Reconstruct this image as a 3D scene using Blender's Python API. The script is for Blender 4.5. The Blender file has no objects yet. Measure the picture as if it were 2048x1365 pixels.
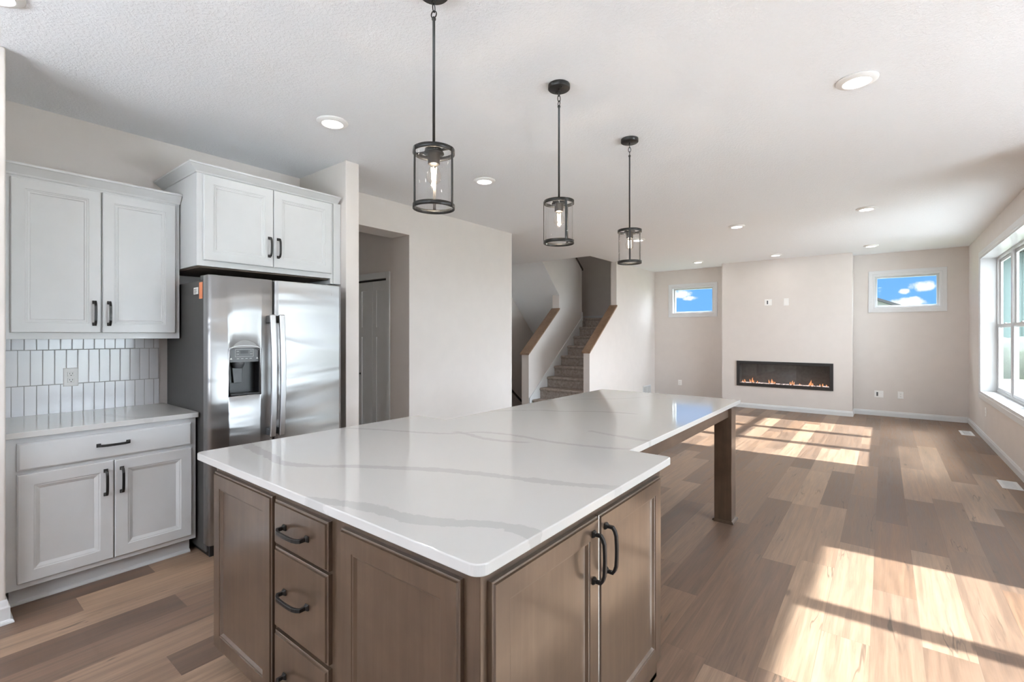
import bpy, bmesh, math, random
from mathutils import Vector
R = random.Random(7)
scene = bpy.context.scene
COL = scene.collection

# ------------------------------------------------------------------ camera, world, sun, exposure
F_PX, YAW, HORIZON = 951.7, 0.664012, 669.4
CAM_Z, CEIL = 1.40, 2.795
cam_d = bpy.data.cameras.new('camera')
cam_d.sensor_width = 36.0
cam_d.lens = F_PX / 2048 * 36.0
cam_d.shift_y = (HORIZON - 682.5) / 2048
cam_d.clip_start = 0.05
cam = bpy.data.objects.new('camera', cam_d)
COL.objects.link(cam)
cam.location = (0, 0, CAM_Z)
cam.rotation_euler = (math.pi / 2, 0, YAW)
scene.camera = cam

scene.view_settings.view_transform = 'Standard'
scene.view_settings.look = 'None'
scene.view_settings.gamma = 1.0
scene.view_settings.use_curve_mapping = False
scene.view_settings.exposure = 1.56
scene.cycles.use_denoising = True
scene.cycles.max_bounces = 12
scene.cycles.diffuse_bounces = 7
scene.cycles.glossy_bounces = 5
scene.cycles.transparent_max_bounces = 16
scene.cycles.sample_clamp_indirect = 6.0
scene.cycles.caustics_reflective = False
scene.cycles.caustics_refractive = False

SUN_EL = math.radians(27.8)
SUN_STRENGTH = 9.8
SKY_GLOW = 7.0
CAN_W = 0.7
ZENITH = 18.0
sun_travel = Vector((-1.0, -0.045, -math.tan(SUN_EL))).normalized()
sun_d = bpy.data.lights.new('sun', 'SUN')
sun_d.energy = SUN_STRENGTH
sun_d.color = (0.98, 1.0, 1.02)
sun_d.angle = math.radians(0.6)
sun_o = bpy.data.objects.new('sun', sun_d)
COL.objects.link(sun_o)
sun_o.rotation_euler = sun_travel.to_track_quat('-Z', 'Y').to_euler()
sun_o.location = (12, 3, 8)


class NT:
    """small helper around a node tree"""
    def __init__(s, tree):
        s.t = tree
    def n(s, typ, **kw):
        nd = s.t.nodes.new(typ)
        for k, v in kw.items():
            setattr(nd, k, v)
        return nd
    def l(s, a, b):
        s.t.links.new(a, b)
    def setin(s, sock, v):
        if isinstance(v, bpy.types.NodeSocket):
            s.l(v, sock)
        else:
            sock.default_value = v
    def math(s, op, a, b=0.0, c=None):
        nd = s.n('ShaderNodeMath', operation=op)
        s.setin(nd.inputs[0], a)
        s.setin(nd.inputs[1], b)
        if c is not None:
            s.setin(nd.inputs[2], c)
        return nd.outputs[0]
    def vmath(s, op, a, b=(0, 0, 0)):
        nd = s.n('ShaderNodeVectorMath', operation=op)
        s.setin(nd.inputs[0], a)
        s.setin(nd.inputs[1], b)
        return nd.outputs['Value'] if op in ('DOT_PRODUCT', 'LENGTH') else nd.outputs[0]
    def mix(s, fac, a, b, mode='MIX'):
        nd = s.n('ShaderNodeMix', data_type='RGBA', blend_type=mode)
        s.setin(nd.inputs[0], fac)
        for i, v in ((6, a), (7, b)):
            if isinstance(v, tuple):
                v = (v[0], v[1], v[2], 1.0)
            s.setin(nd.inputs[i], v)
        return nd.outputs[2]
    def maprange(s, v, a, b, c=0.0, d=1.0, smooth=True):
        nd = s.n('ShaderNodeMapRange', interpolation_type='SMOOTHSTEP' if smooth else 'LINEAR')
        s.setin(nd.inputs[0], v)
        for i, x in ((1, a), (2, b), (3, c), (4, d)):
            nd.inputs[i].default_value = x
        return nd.outputs[0]
    def comb(s, x, y, z):
        nd = s.n('ShaderNodeCombineXYZ')
        for i, v in enumerate((x, y, z)):
            s.setin(nd.inputs[i], v)
        return nd.outputs[0]
    def sep(s, v):
        nd = s.n('ShaderNodeSeparateXYZ')
        s.l(v, nd.inputs[0])
        return nd.outputs
    def noise(s, vec, scale, detail=2.0, rough=0.5, dist=0.0):
        nd = s.n('ShaderNodeTexNoise')
        s.l(vec, nd.inputs['Vector'])
        nd.inputs['Scale'].default_value = scale
        nd.inputs['Detail'].default_value = detail
        nd.inputs['Roughness'].default_value = rough
        nd.inputs['Distortion'].default_value = dist
        return nd.outputs['Fac']
    def pos(s):
        return s.n('ShaderNodeNewGeometry').outputs['Position']
    def ramp(s, fac, stops):
        nd = s.n('ShaderNodeValToRGB')
        cr = nd.color_ramp
        while len(cr.elements) < len(stops):
            cr.elements.new(0.5)
        for e, (p, c) in zip(cr.elements, stops):
            e.position = p
            e.color = (c[0], c[1], c[2], 1)
        s.l(fac, nd.inputs[0])
        return nd.outputs[0]


def build_world():
    w = bpy.data.worlds.new('sky')
    scene.world = w
    w.use_nodes = True
    t = NT(w.node_tree)
    w.node_tree.nodes.clear()
    tc = t.n('ShaderNodeTexCoord').outputs['Generated']
    d = t.vmath('NORMALIZE', tc)
    x, y, z = t.sep(d)
    up = t.maprange(z, 0.0, 0.55)
    base = t.mix(up, (0.075, 0.190, 0.405), (0.030, 0.105, 0.33))
    # white haze around the sun's side of the sky
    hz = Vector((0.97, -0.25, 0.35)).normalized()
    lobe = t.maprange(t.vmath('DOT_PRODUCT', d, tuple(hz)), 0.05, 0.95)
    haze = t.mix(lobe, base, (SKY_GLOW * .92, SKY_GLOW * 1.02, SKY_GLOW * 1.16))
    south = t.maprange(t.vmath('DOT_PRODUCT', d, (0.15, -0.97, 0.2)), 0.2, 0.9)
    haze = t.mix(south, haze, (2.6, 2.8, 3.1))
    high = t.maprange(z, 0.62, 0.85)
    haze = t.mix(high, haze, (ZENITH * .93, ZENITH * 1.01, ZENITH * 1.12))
    # clouds
    nz = t.noise(d, 38.0, 5.0, 0.6)
    nz = t.math('SUBTRACT', nz, 0.5)
    out = haze
    clouds = [((-0.3192, 0.9445, 0.0775), 0.024, 0.0085), ((-0.3010, 0.9508, 0.0712), 0.016, 0.0060),
              ((0.0487, 0.9959, 0.0757), 0.0200, 0.0085), ((0.0254, 0.9972, 0.0702), 0.0095, 0.0052),
              ((0.0290, 0.9981, 0.0528), 0.024, 0.0075), ((0.0150, 0.9986, 0.0498), 0.018, 0.0040)]
    acc = None
    for c, a, b in clouds:
        c = Vector(c).normalized()
        dl = t.vmath('SUBTRACT', d, tuple(c))
        dx, dy, dz = t.sep(dl)
        q = t.math('SQRT', t.math('ADD', t.math('POWER', t.math('MULTIPLY', dx, 1 / a), 2.0),
                                  t.math('POWER', t.math('MULTIPLY', dz, 1 / b), 2.0)))
        q = t.math('ADD', q, t.math('MULTIPLY', nz, 2.2))
        m = t.math('MULTIPLY', t.maprange(q, 0.55, 1.15, 1.0, 0.0), t.maprange(dy, -0.5, -0.2))
        acc = m if acc is None else t.math('MAXIMUM', acc, m)
    big = t.maprange(t.noise(d, 2.2, 6.0, 0.6), 0.55, 0.72)
    big = t.math('MULTIPLY', big, t.maprange(z, 0.22, 0.4))
    acc = t.math('MAXIMUM', acc, big)
    out = t.mix(acc, out, (0.42, 0.43, 0.445))
    bg = t.n('ShaderNodeBackground')
    t.l(out, bg.inputs['Color'])
    bg.inputs['Strength'].default_value = 1.0
    wo = t.n('ShaderNodeOutputWorld')
    t.l(bg.outputs[0], wo.inputs['Surface'])


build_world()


def portal(name, loc, direction, sx, sy):
    d = bpy.data.lights.new(name, 'AREA')
    d.shape = 'RECTANGLE'
    d.size, d.size_y = sx, sy
    d.cycles.is_portal = True
    o = bpy.data.objects.new(name, d)
    COL.objects.link(o)
    o.location = loc
    o.rotation_euler = Vector(direction).to_track_quat('-Z', 'Z').to_euler()


portal('portal_right', (1.30, 7.70, 1.53), (-1, 0, 0), 2.86, 1.84)
portal('portal_dining', (3.33, 2.675, 1.04), (-1, 0, 0), 2.72, 2.06)
portal('portal_back', (-1.3, -2.86, 1.7), (0, 1, 0), 3.8, 1.4)

# ------------------------------------------------------------------ materials
MATS = {}


def principled(name, color=(0.8, 0.8, 0.8), rough=0.5, metal=0.0, spec=0.5, coat=0.0):
    m = bpy.data.materials.new(name)
    m.use_nodes = True
    b = m.node_tree.nodes['Principled BSDF']
    b.inputs['Base Color'].default_value = (*color, 1)
    b.inputs['Roughness'].default_value = rough
    b.inputs['Metallic'].default_value = metal
    b.inputs['Specular IOR Level'].default_value = spec
    b.inputs['Coat Weight'].default_value = coat
    b.inputs['Coat Roughness'].default_value = 0.17
    b.inputs['Coat IOR'].default_value = 1.85
    MATS[name] = m
    return m, NT(m.node_tree), b


def add_bump(t, b, height, strength, dist):
    bp = t.n('ShaderNodeBump')
    bp.inputs['Strength'].default_value = strength
    bp.inputs['Distance'].default_value = dist
    t.l(height, bp.inputs['Height'])
    t.l(bp.outputs[0], b.inputs['Normal'])


def speckled(name, color, rough, scale, amt, bump=0.0, bdist=0.001, **kw):
    """paint-like: base colour with a very slight tonal mottling and a fine bump"""
    m, t, b = principled(name, color, rough, **kw)
    p = t.pos()
    n = t.noise(p, scale, 3.0)
    f = t.maprange(n, 0.3, 0.7, 1 - amt, 1 + amt)
    c = t.vmath('SCALE', (color[0], color[1], color[2]))
    sc = t.t.nodes[-1]
    t.l(f, sc.inputs['Scale'])
    t.l(c, b.inputs['Base Color'])
    if bump:
        add_bump(t, b, t.noise(p, scale * 12, 2.0), bump, bdist)
    return m


speckled('wall_paint', (0.69, 0.645, 0.612), 0.75, 6, 0.012, 0.12, 0.001)
speckled('trim_white', (0.70, 0.71, 0.72), 0.35, 8, 0.01)
speckled('cabinet_white', (0.61, 0.62, 0.625), 0.38, 9, 0.012, 0.05, 0.0005)
speckled('vinyl_white', (0.52, 0.525, 0.53), 0.3, 8, 0.01)
speckled('plate_white', (0.88, 0.875, 0.86), 0.35, 8, 0.01)
speckled('can_white', (0.82, 0.82, 0.81), 0.4, 8, 0.01)
speckled('door_paint', (0.66, 0.67, 0.67), 0.4, 8, 0.01)
speckled('matte_black', (0.009, 0.0085, 0.008), 0.42, 20, 0.1)
speckled('fire_black', (0.014, 0.013, 0.013), 0.45, 20, 0.1)
speckled('fridge_grey', (0.060, 0.058, 0.055), 0.45, 20, 0.04, 0.1, 0.0004)
speckled('black_plastic', (0.010, 0.010, 0.011), 0.3, 30, 0.05)
speckled('grey_plastic', (0.085, 0.09, 0.095), 0.35, 30, 0.05)
speckled('siding_teal', (0.055, 0.090, 0.086), 0.6, 4, 0.04)
speckled('siding_white', (0.22, 0.22, 0.225), 0.6, 4, 0.03)
speckled('roof_dark', (0.012, 0.012, 0.013), 0.8, 6, 0.2)
speckled('hedge_green', (0.022, 0.030, 0.018), 0.8, 5, 0.3, 0.6, 0.05)
speckled('lawn_green', (0.05, 0.065, 0.03), 0.9, 3, 0.2)
speckled('bounce_dull', (0.17, 0.168, 0.16), 0.9, 9, 0.2)
speckled('bounce_grey', (0.60, 0.605, 0.61), 0.8, 3, 0.06)
speckled('bounce_pale', (0.84, 0.845, 0.85), 0.8, 3, 0.06)
speckled('hood_grey', (0.30, 0.30, 0.295), 0.45, 20, 0.02)
speckled('sticker_orange', (0.80, 0.27, 0.12), 0.5, 60, 0.03)
speckled('sticker_white', (0.8, 0.8, 0.78), 0.5, 60, 0.02)
speckled('register_grey', (0.38, 0.38, 0.37), 0.5, 40, 0.05)
speckled('grout_dark', (0.03, 0.03, 0.03), 0.6, 40, 0.05)
speckled('shaded_board', (0.09, 0.065, 0.045), 0.7, 14, 0.15)  # brown board colour darkened to stand in for the shadow under the cabinet


def mat_ceiling():
    m, t, b = principled('ceiling_texture', (0.84, 0.862, 0.89), 0.85, spec=0.2)
    p = t.pos()
    n = t.noise(p, 75, 3.0, 0.55)
    n2 = t.noise(p, 160, 2.0)
    hgt = t.math('ADD', t.maprange(n, 0.42, 0.62), t.math('MULTIPLY', n2, 0.3))
    add_bump(t, b, hgt, 0.33, 0.0035)


def mat_floor():
    m, t, b = principled('plank_floor', (0.3, 0.2, 0.15), 0.42)
    x, y, z = t.sep(t.pos())
    u = t.math('DIVIDE', t.math('ADD', x, 0.05 + 18.5), 0.185)
    row = t.math('FLOOR', u)
    fx = t.math('SUBTRACT', u, row)
    wr = t.n('ShaderNodeTexWhiteNoise', noise_dimensions='1D')
    t.l(row, wr.inputs['W'])
    v = t.math('ADD', t.math('DIVIDE', y, 1.22), t.math('MULTIPLY', wr.outputs['Value'], 9.7))
    pid = t.math('FLOOR', v)
    fy = t.math('SUBTRACT', v, pid)
    wn = t.n('ShaderNodeTexWhiteNoise', noise_dimensions='2D')
    t.l(t.comb(row, pid, 0.0), wn.inputs['Vector'])
    rnd = wn.outputs['Value']
    rc, gc, bc = t.sep(wn.outputs['Color'])
    col = t.ramp(rnd, [(0.0, (0.215, 0.158, 0.120)), (0.22, (0.265, 0.196, 0.148)), (0.42, (0.335, 0.250, 0.188)),
                       (0.60, (0.290, 0.200, 0.138)), (0.78, (0.425, 0.325, 0.245)), (1.0, (0.49, 0.375, 0.275))])
    off = t.math('MULTIPLY', rnd, 57.0)
    gv = t.comb(t.math('ADD', t.math('MULTIPLY', x, 30.0), off), t.math('ADD', t.math('MULTIPLY', y, 1.6), t.math('MULTIPLY', gc, 31.0)), off)
    g = t.noise(gv, 1.0, 5.0, 0.62, 0.6)
    gf = t.n('ShaderNodeMapRange')
    g1 = t.maprange(g, 0.28, 0.72, 0.74, 1.18)
    fv = t.comb(t.math('ADD', t.math('MULTIPLY', x, 190.0), off), t.math('MULTIPLY', y, 5.0), 0.0)
    g2 = t.maprange(t.noise(fv, 1.0, 2.0), 0.25, 0.75, 0.93, 1.05)
    s1 = t.n('ShaderNodeVectorMath', operation='SCALE')
    t.l(col, s1.inputs[0])
    t.l(t.math('MULTIPLY', g1, g2), s1.inputs['Scale'])
    c1 = t.mix(1.0, s1.outputs[0], (0.68, 0.595, 0.545), 'MULTIPLY')
    # broad warm/grey drift inside a plank
    dv = t.comb(t.math('ADD', t.math('MULTIPLY', x, 5.0), off), t.math('MULTIPLY', y, 0.9), off)
    dr = t.maprange(t.noise(dv, 1.0, 2.0), 0.3, 0.7)
    c1 = t.mix(t.math('MULTIPLY', dr, 0.35), c1, (0.95, 0.88, 0.82), 'MULTIPLY')
    # dark mineral streaks and knots on some of the planks
    kv = t.comb(t.math('ADD', t.math('MULTIPLY', x, 13.0), off), t.math('ADD', t.math('MULTIPLY', y, 0.9), t.math('MULTIPLY', bc, 17.0)), off)
    k = t.noise(kv, 1.0, 3.0, 0.5, 0.5)
    kd = t.math('ABSOLUTE', t.math('SUBTRACT', k, 0.5))
    line = t.maprange(kd, 0.0, 0.016, 1.0, 0.0)
    where = t.maprange(t.noise(t.comb(t.math('ADD', t.math('MULTIPLY', x, 6.0), off), t.math('ADD', t.math('MULTIPLY', y, 1.7), off), 3.0), 1.0, 1.0), 0.57, 0.68)
    streak = t.math('MULTIPLY', t.math('MULTIPLY', line, where), 0.72)
    c2 = t.mix(streak, c1, (0.075, 0.055, 0.042))
    # knots: a few small dark eyes drawn out along the grain
    vo = t.n('ShaderNodeTexVoronoi')
    t.l(t.comb(t.math('MULTIPLY', x, 5.4), t.math('ADD', t.math('MULTIPLY', y, 1.5), t.math('MULTIPLY', row, 3.7)), 0.0), vo.inputs['Vector'])
    vo.inputs['Scale'].default_value = 1.0
    vd = t.math('ADD', vo.outputs['Distance'], t.math('MULTIPLY', t.math('SUBTRACT', g, 0.5), 0.12))
    kr, kg, kb2 = t.sep(vo.outputs['Color'])
    eye = t.math('MULTIPLY', t.maprange(vd, 0.03, 0.10, 1.0, 0.0), t.maprange(kr, 0.55, 0.60))
    c2 = t.mix(t.math('MULTIPLY', eye, 0.6), c2, (0.06, 0.042, 0.032))
    # joints
    ex = t.math('MINIMUM', fx, t.math('SUBTRACT', 1.0, fx))
    jx = t.maprange(ex, 0.0, 0.010, 1.0, 0.0)
    ey = t.math('MINIMUM', fy, t.math('SUBTRACT', 1.0, fy))
    jy = t.maprange(ey, 0.0, 0.0014, 1.0, 0.0)
    j = t.math('MAXIMUM', jx, jy)
    c3 = t.mix(t.math('MULTIPLY', j, 0.45), c2, (0.09, 0.065, 0.05))
    t.l(c3, b.inputs['Base Color'])
    rg = t.maprange(g, 0.3, 0.7, 0.36, 0.48)
    t.l(rg, b.inputs['Roughness'])
    hgt = t.math('SUBTRACT', t.math('MULTIPLY', g2, 0.4), j)
    add_bump(t, b, hgt, 0.12, 0.0012)


def mat_wood(name, c_dark, c_mid, c_light, rough, coat, axis):
    """stained timber; grain runs along axis"""
    m, t, b = principled(name, c_mid, rough, coat=coat)
    x, y, z = t.sep(t.pos())
    sc = {'x': (1.6, 26, 26), 'y': (26, 1.6, 26), 'z': (26, 26, 1.6)}[axis]
    gv = t.comb(t.math('MULTIPLY', x, sc[0]), t.math('MULTIPLY', y, sc[1]), t.math('MULTIPLY', z, sc[2]))
    g = t.noise(gv, 1.0, 5.0, 0.6, 0.8)
    blot = t.noise(t.pos(), 5.5, 3.0, 0.55)
    f = t.math('ADD', t.math('MULTIPLY', g, 0.45), t.math('MULTIPLY', blot, 0.55))
    col = t.ramp(f, [(0.30, c_dark), (0.50, c_mid), (0.70, c_light)])
    t.l(col, b.inputs['Base Color'])
    add_bump(t, b, g, 0.04, 0.0006)


mat_ceiling()
mat_floor()
mat_wood('island_wood', (0.042, 0.024, 0.0125), (0.070, 0.042, 0.0245), (0.104, 0.065, 0.040), 0.37, 0.75, 'z')
mat_wood('island_wood_apron', (0.042, 0.024, 0.0125), (0.070, 0.042, 0.0245), (0.104, 0.065, 0.040), 0.38, 0.55, 'y')
mat_wood('cap_oak', (0.19, 0.115, 0.068), (0.25, 0.155, 0.095), (0.31, 0.20, 0.125), 0.42, 0.2, 'y')
mat_wood('dark_rail', (0.025, 0.019, 0.015), (0.035, 0.026, 0.02), (0.05, 0.037, 0.028), 0.4, 0.2, 'y')


def mat_quartz(name, veins):
    m, t, b = principled(name, (0.80, 0.79, 0.77), 0.07)
    p = t.pos()
    x, y, z = t.sep(p)
    soft = t.maprange(t.noise(p, 2.2, 4.0), 0.3, 0.7)
    col = t.mix(t.math('MULTIPLY', soft, 0.25), (0.565, 0.56, 0.545), (0.535, 0.53, 0.52))
    jag = t.math('MULTIPLY', t.math('SUBTRACT', t.noise(p, 26.0, 5.0, 0.65), 0.5), 0.050)
    wob = t.noise(p, 7.0, 2.0)
    for pts, width, strength in veins:
        xs = [q[0] for q in pts]
        ys = [q[1] for q in pts]
        x0, x1 = xs[0], xs[-1]
        y0, y1 = min(ys) - 0.2, max(ys) + 0.2
        fc = t.n('ShaderNodeFloatCurve')
        cv = fc.mapping.curves[0]
        fc.mapping.clip_min_x, fc.mapping.clip_max_x = 0, 1
        n = [((a - x0) / (x1 - x0), (q - y0) / (y1 - y0)) for a, q in pts]
        cv.points[0].location = n[0]
        cv.points[1].location = n[-1]
        for q in n[1:-1]:
            cv.points.new(*q)
        fc.mapping.update()
        u = t.math('DIVIDE', t.math('SUBTRACT', x, x0), x1 - x0)
        t.l(u, fc.inputs['Value'])
        yc = t.math('ADD', t.math('MULTIPLY', fc.outputs[0], y1 - y0), y0)
        dist = t.math('ABSOLUTE', t.math('ADD', t.math('SUBTRACT', y, yc), jag))
        wd = t.math('MULTIPLY', t.math('ADD', wob, 0.35), width)
        inside = t.maprange(t.math('SUBTRACT', dist, wd), -0.003, 0.003, 1.0, 0.0)
        lim = t.math('MULTIPLY', t.maprange(u, -0.02, 0.05), t.maprange(u, 0.95, 1.02, 1.0, 0.0))
        fac = t.math('MULTIPLY', t.math('MULTIPLY', inside, lim), strength)
        col = t.mix(fac, col, (0.455, 0.45, 0.44))
    t.l(col, b.inputs['Base Color'])


VEINS = [
    ([(-2.42, 1.01), (-2.306, 0.984), (-2.172, 0.969), (-2.025, 0.954), (-1.922, 0.936), (-1.778, 0.983), (-1.648, 1.076),
      (-1.471, 1.179), (-1.295, 1.274), (-1.102, 1.337), (-0.919, 1.39), (-0.69, 1.487)], 0.030, 0.8),
    ([(-1.46, 0.75), (-1.375, 0.793), (-1.279, 0.835), (-1.163, 0.859), (-1.029, 0.877), (-0.935, 0.92), (-0.817, 0.991), (-0.68, 1.0)], 0.032, 0.8),
    ([(-2.40, 1.46), (-2.315, 1.512), (-2.151, 1.589), (-1.899, 1.686), (-1.778, 1.749), (-1.68, 1.873), (-1.497, 1.921),
      (-1.242, 1.921), (-1.024, 1.962), (-0.88, 2.02)], 0.020, 0.7),
    ([(-1.80, 1.80), (-1.716, 1.797), (-1.512, 1.777), (-1.33, 1.84)], 0.022, 0.7),
    ([(-2.14, 2.38), (-1.978, 2.538), (-1.846, 2.668), (-1.716, 2.717), (-1.495, 2.864), (-1.25, 2.93)], 0.022, 0.7),
    ([(-2.12, 3.08), (-2.065, 3.122), (-1.94, 3.293), (-1.79, 3.429), (-1.62, 3.619), (-1.512, 3.987)], 0.026, 0.6),
    ([(-1.25, 2.26), (-1.112, 2.239), (-1.025, 2.231), (-0.87, 2.22)], 0.022, 0.6),
]
mat_quartz('quartz', VEINS)
mat_quartz('quartz_side', [([(-3.8, 0.78), (-3.62, 0.80), (-3.5, 0.86), (-3.41, 0.90)], 0.03, 0.35)])


def mat_tile():
    m, t, b = principled('tile_white', (0.8, 0.8, 0.81), 0.16)
    x, y, z = t.sep(t.pos())
    v = t.math('DIVIDE', t.math('SUBTRACT', z, 1.085 - 2.18), 0.218)
    row = t.math('FLOOR', v)
    fz = t.math('SUBTRACT', v, row)
    par = t.math('MODULO', row, 2.0)
    u = t.math('ADD', t.math('DIVIDE', t.math('SUBTRACT', y, 0.401 - 5.4), 0.0542), t.math('MULTIPLY', par, 0.5))
    colm = t.math('FLOOR', u)
    fy = t.math('SUBTRACT', u, colm)
    ey = t.math('MULTIPLY', t.math('MINIMUM', fy, t.math('SUBTRACT', 1.0, fy)), 0.0542)
    ez = t.math('MULTIPLY', t.math('MINIMUM', fz, t.math('SUBTRACT', 1.0, fz)), 0.218)
    e = t.math('MINIMUM', ey, ez)
    grout = t.maprange(e, 0.0012, 0.0020, 1.0, 0.0)
    wn = t.n('ShaderNodeTexWhiteNoise', noise_dimensions='2D')
    t.l(t.comb(row, colm, 0.0), wn.inputs['Vector'])
    tint = t.mix(wn.outputs['Value'], (0.86, 0.865, 0.89), (0.80, 0.81, 0.84))
    c = t.mix(grout, tint, (0.36, 0.355, 0.35))
    t.l(c, b.inputs['Base Color'])
    t.l(t.maprange(grout, 0, 1, 0.16, 0.7), b.inputs['Roughness'])
    add_bump(t, b, t.maprange(e, 0.0012, 0.004), 0.5, 0.0015)


mat_tile()


def mat_carpet():
    m, t, b = principled('carpet', (0.30, 0.25, 0.22), 0.95, spec=0.1)
    p = t.pos()
    n = t.noise(p, 22, 4.0, 0.6)
    n2 = t.noise(p, 180, 2.0)
    f = t.math('ADD', t.math('MULTIPLY', n, 0.7), t.math('MULTIPLY', n2, 0.3))
    t.l(t.ramp(f, [(0.35, (0.24, 0.20, 0.175)), (0.65, (0.42, 0.365, 0.325))]), b.inputs['Base Color'])
    add_bump(t, b, n2, 0.6, 0.006)


ANISO = 0.0


def mat_steel():
    m, t, b = principled('stainless', (0.325, 0.322, 0.32), 0.20, metal=1.0)
    p = t.pos()
    x, y, z = t.sep(p)
    br = t.noise(t.comb(t.math('MULTIPLY', x, 3.0), t.math('MULTIPLY', y, 900.0), t.math('MULTIPLY', z, 3.0)), 1.0, 2.0)
    b.inputs['Roughness'].default_value = 0.36
    b.inputs['Anisotropic'].default_value = 0.85
    b.inputs['Anisotropic Rotation'].default_value = ANISO
    tg = t.n('ShaderNodeTangent', direction_type='RADIAL', axis='Z')
    t.l(tg.outputs[0], b.inputs['Tangent'])
    wv = t.comb(t.math('MULTIPLY', x, 1.0), t.math('MULTIPLY', y, 0.8), t.math('MULTIPLY', z, 4.4))
    w = t.noise(wv, 1.0, 2.0, 0.4, 0.8)
    add_bump(t, b, w, 0.42, 0.035)
    principled('brushed_steel', (0.50, 0.505, 0.515), 0.38, metal=1.0)


def mat_thin_glass(name, tint=(1, 1, 1), k=1.0, rough=0.0):
    m = bpy.data.materials.new(name)
    m.use_nodes = True
    t = NT(m.node_tree)
    m.node_tree.nodes.clear()
    tr = t.n('ShaderNodeBsdfTransparent')
    tr.inputs[0].default_value = (*tint, 1)
    gl = t.n('ShaderNodeBsdfGlossy')
    gl.inputs['Roughness'].default_value = rough
    g = t.n('ShaderNodeNewGeometry')
    ca = t.math('ABSOLUTE', t.vmath('DOT_PRODUCT', g.outputs['Normal'], g.outputs['Incoming']))
    fres = t.math('ADD', 0.04, t.math('MULTIPLY', 0.96, t.math('POWER', t.math('SUBTRACT', 1.0, ca), 5.0)))
    mx = t.n('ShaderNodeMixShader')
    t.l(t.math('MULTIPLY', fres, k), mx.inputs[0])
    t.l(tr.outputs[0], mx.inputs[1])
    t.l(gl.outputs[0], mx.inputs[2])
    o = t.n('ShaderNodeOutputMaterial')
    t.l(mx.outputs[0], o.inputs[0])
    MATS[name] = m


def mat_emit(name, color, strength):
    m = bpy.data.materials.new(name)
    m.use_nodes = True
    t = NT(m.node_tree)
    m.node_tree.nodes.clear()
    e = t.n('ShaderNodeEmission')
    e.inputs[0].default_value = (*color, 1)
    e.inputs[1].default_value = strength
    o = t.n('ShaderNodeOutputMaterial')
    t.l(e.outputs[0], o.inputs[0])
    MATS[name] = m


mat_carpet()
mat_steel()
mat_thin_glass('window_glass', (0.97, 0.99, 0.98), 0.3)
mat_thin_glass('shade_glass', (0.96, 0.96, 0.96), 0.9)
mat_thin_glass('bulb_glass', (0.99, 0.97, 0.94), 0.9)
mat_thin_glass('fire_glass', (0.72, 0.72, 0.72), 1.4)
speckled('firebox_grey', (0.36, 0.35, 0.33), 0.6, 20, 0.1)  # grey lifted to stand in for room reflections on the fireplace glass
mat_emit('can_lens', (1.0, 0.985, 0.96), 4.0)
mat_emit('filament', (1.0, 0.82, 0.60), 9.0)
mat_emit('flame_orange', (1.0, 0.38, 0.16), 0.85)
mat_emit('ember_pink', (1.0, 0.80, 0.75), 0.80)


# ------------------------------------------------------------------ mesh helpers
ORIG = {}


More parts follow.
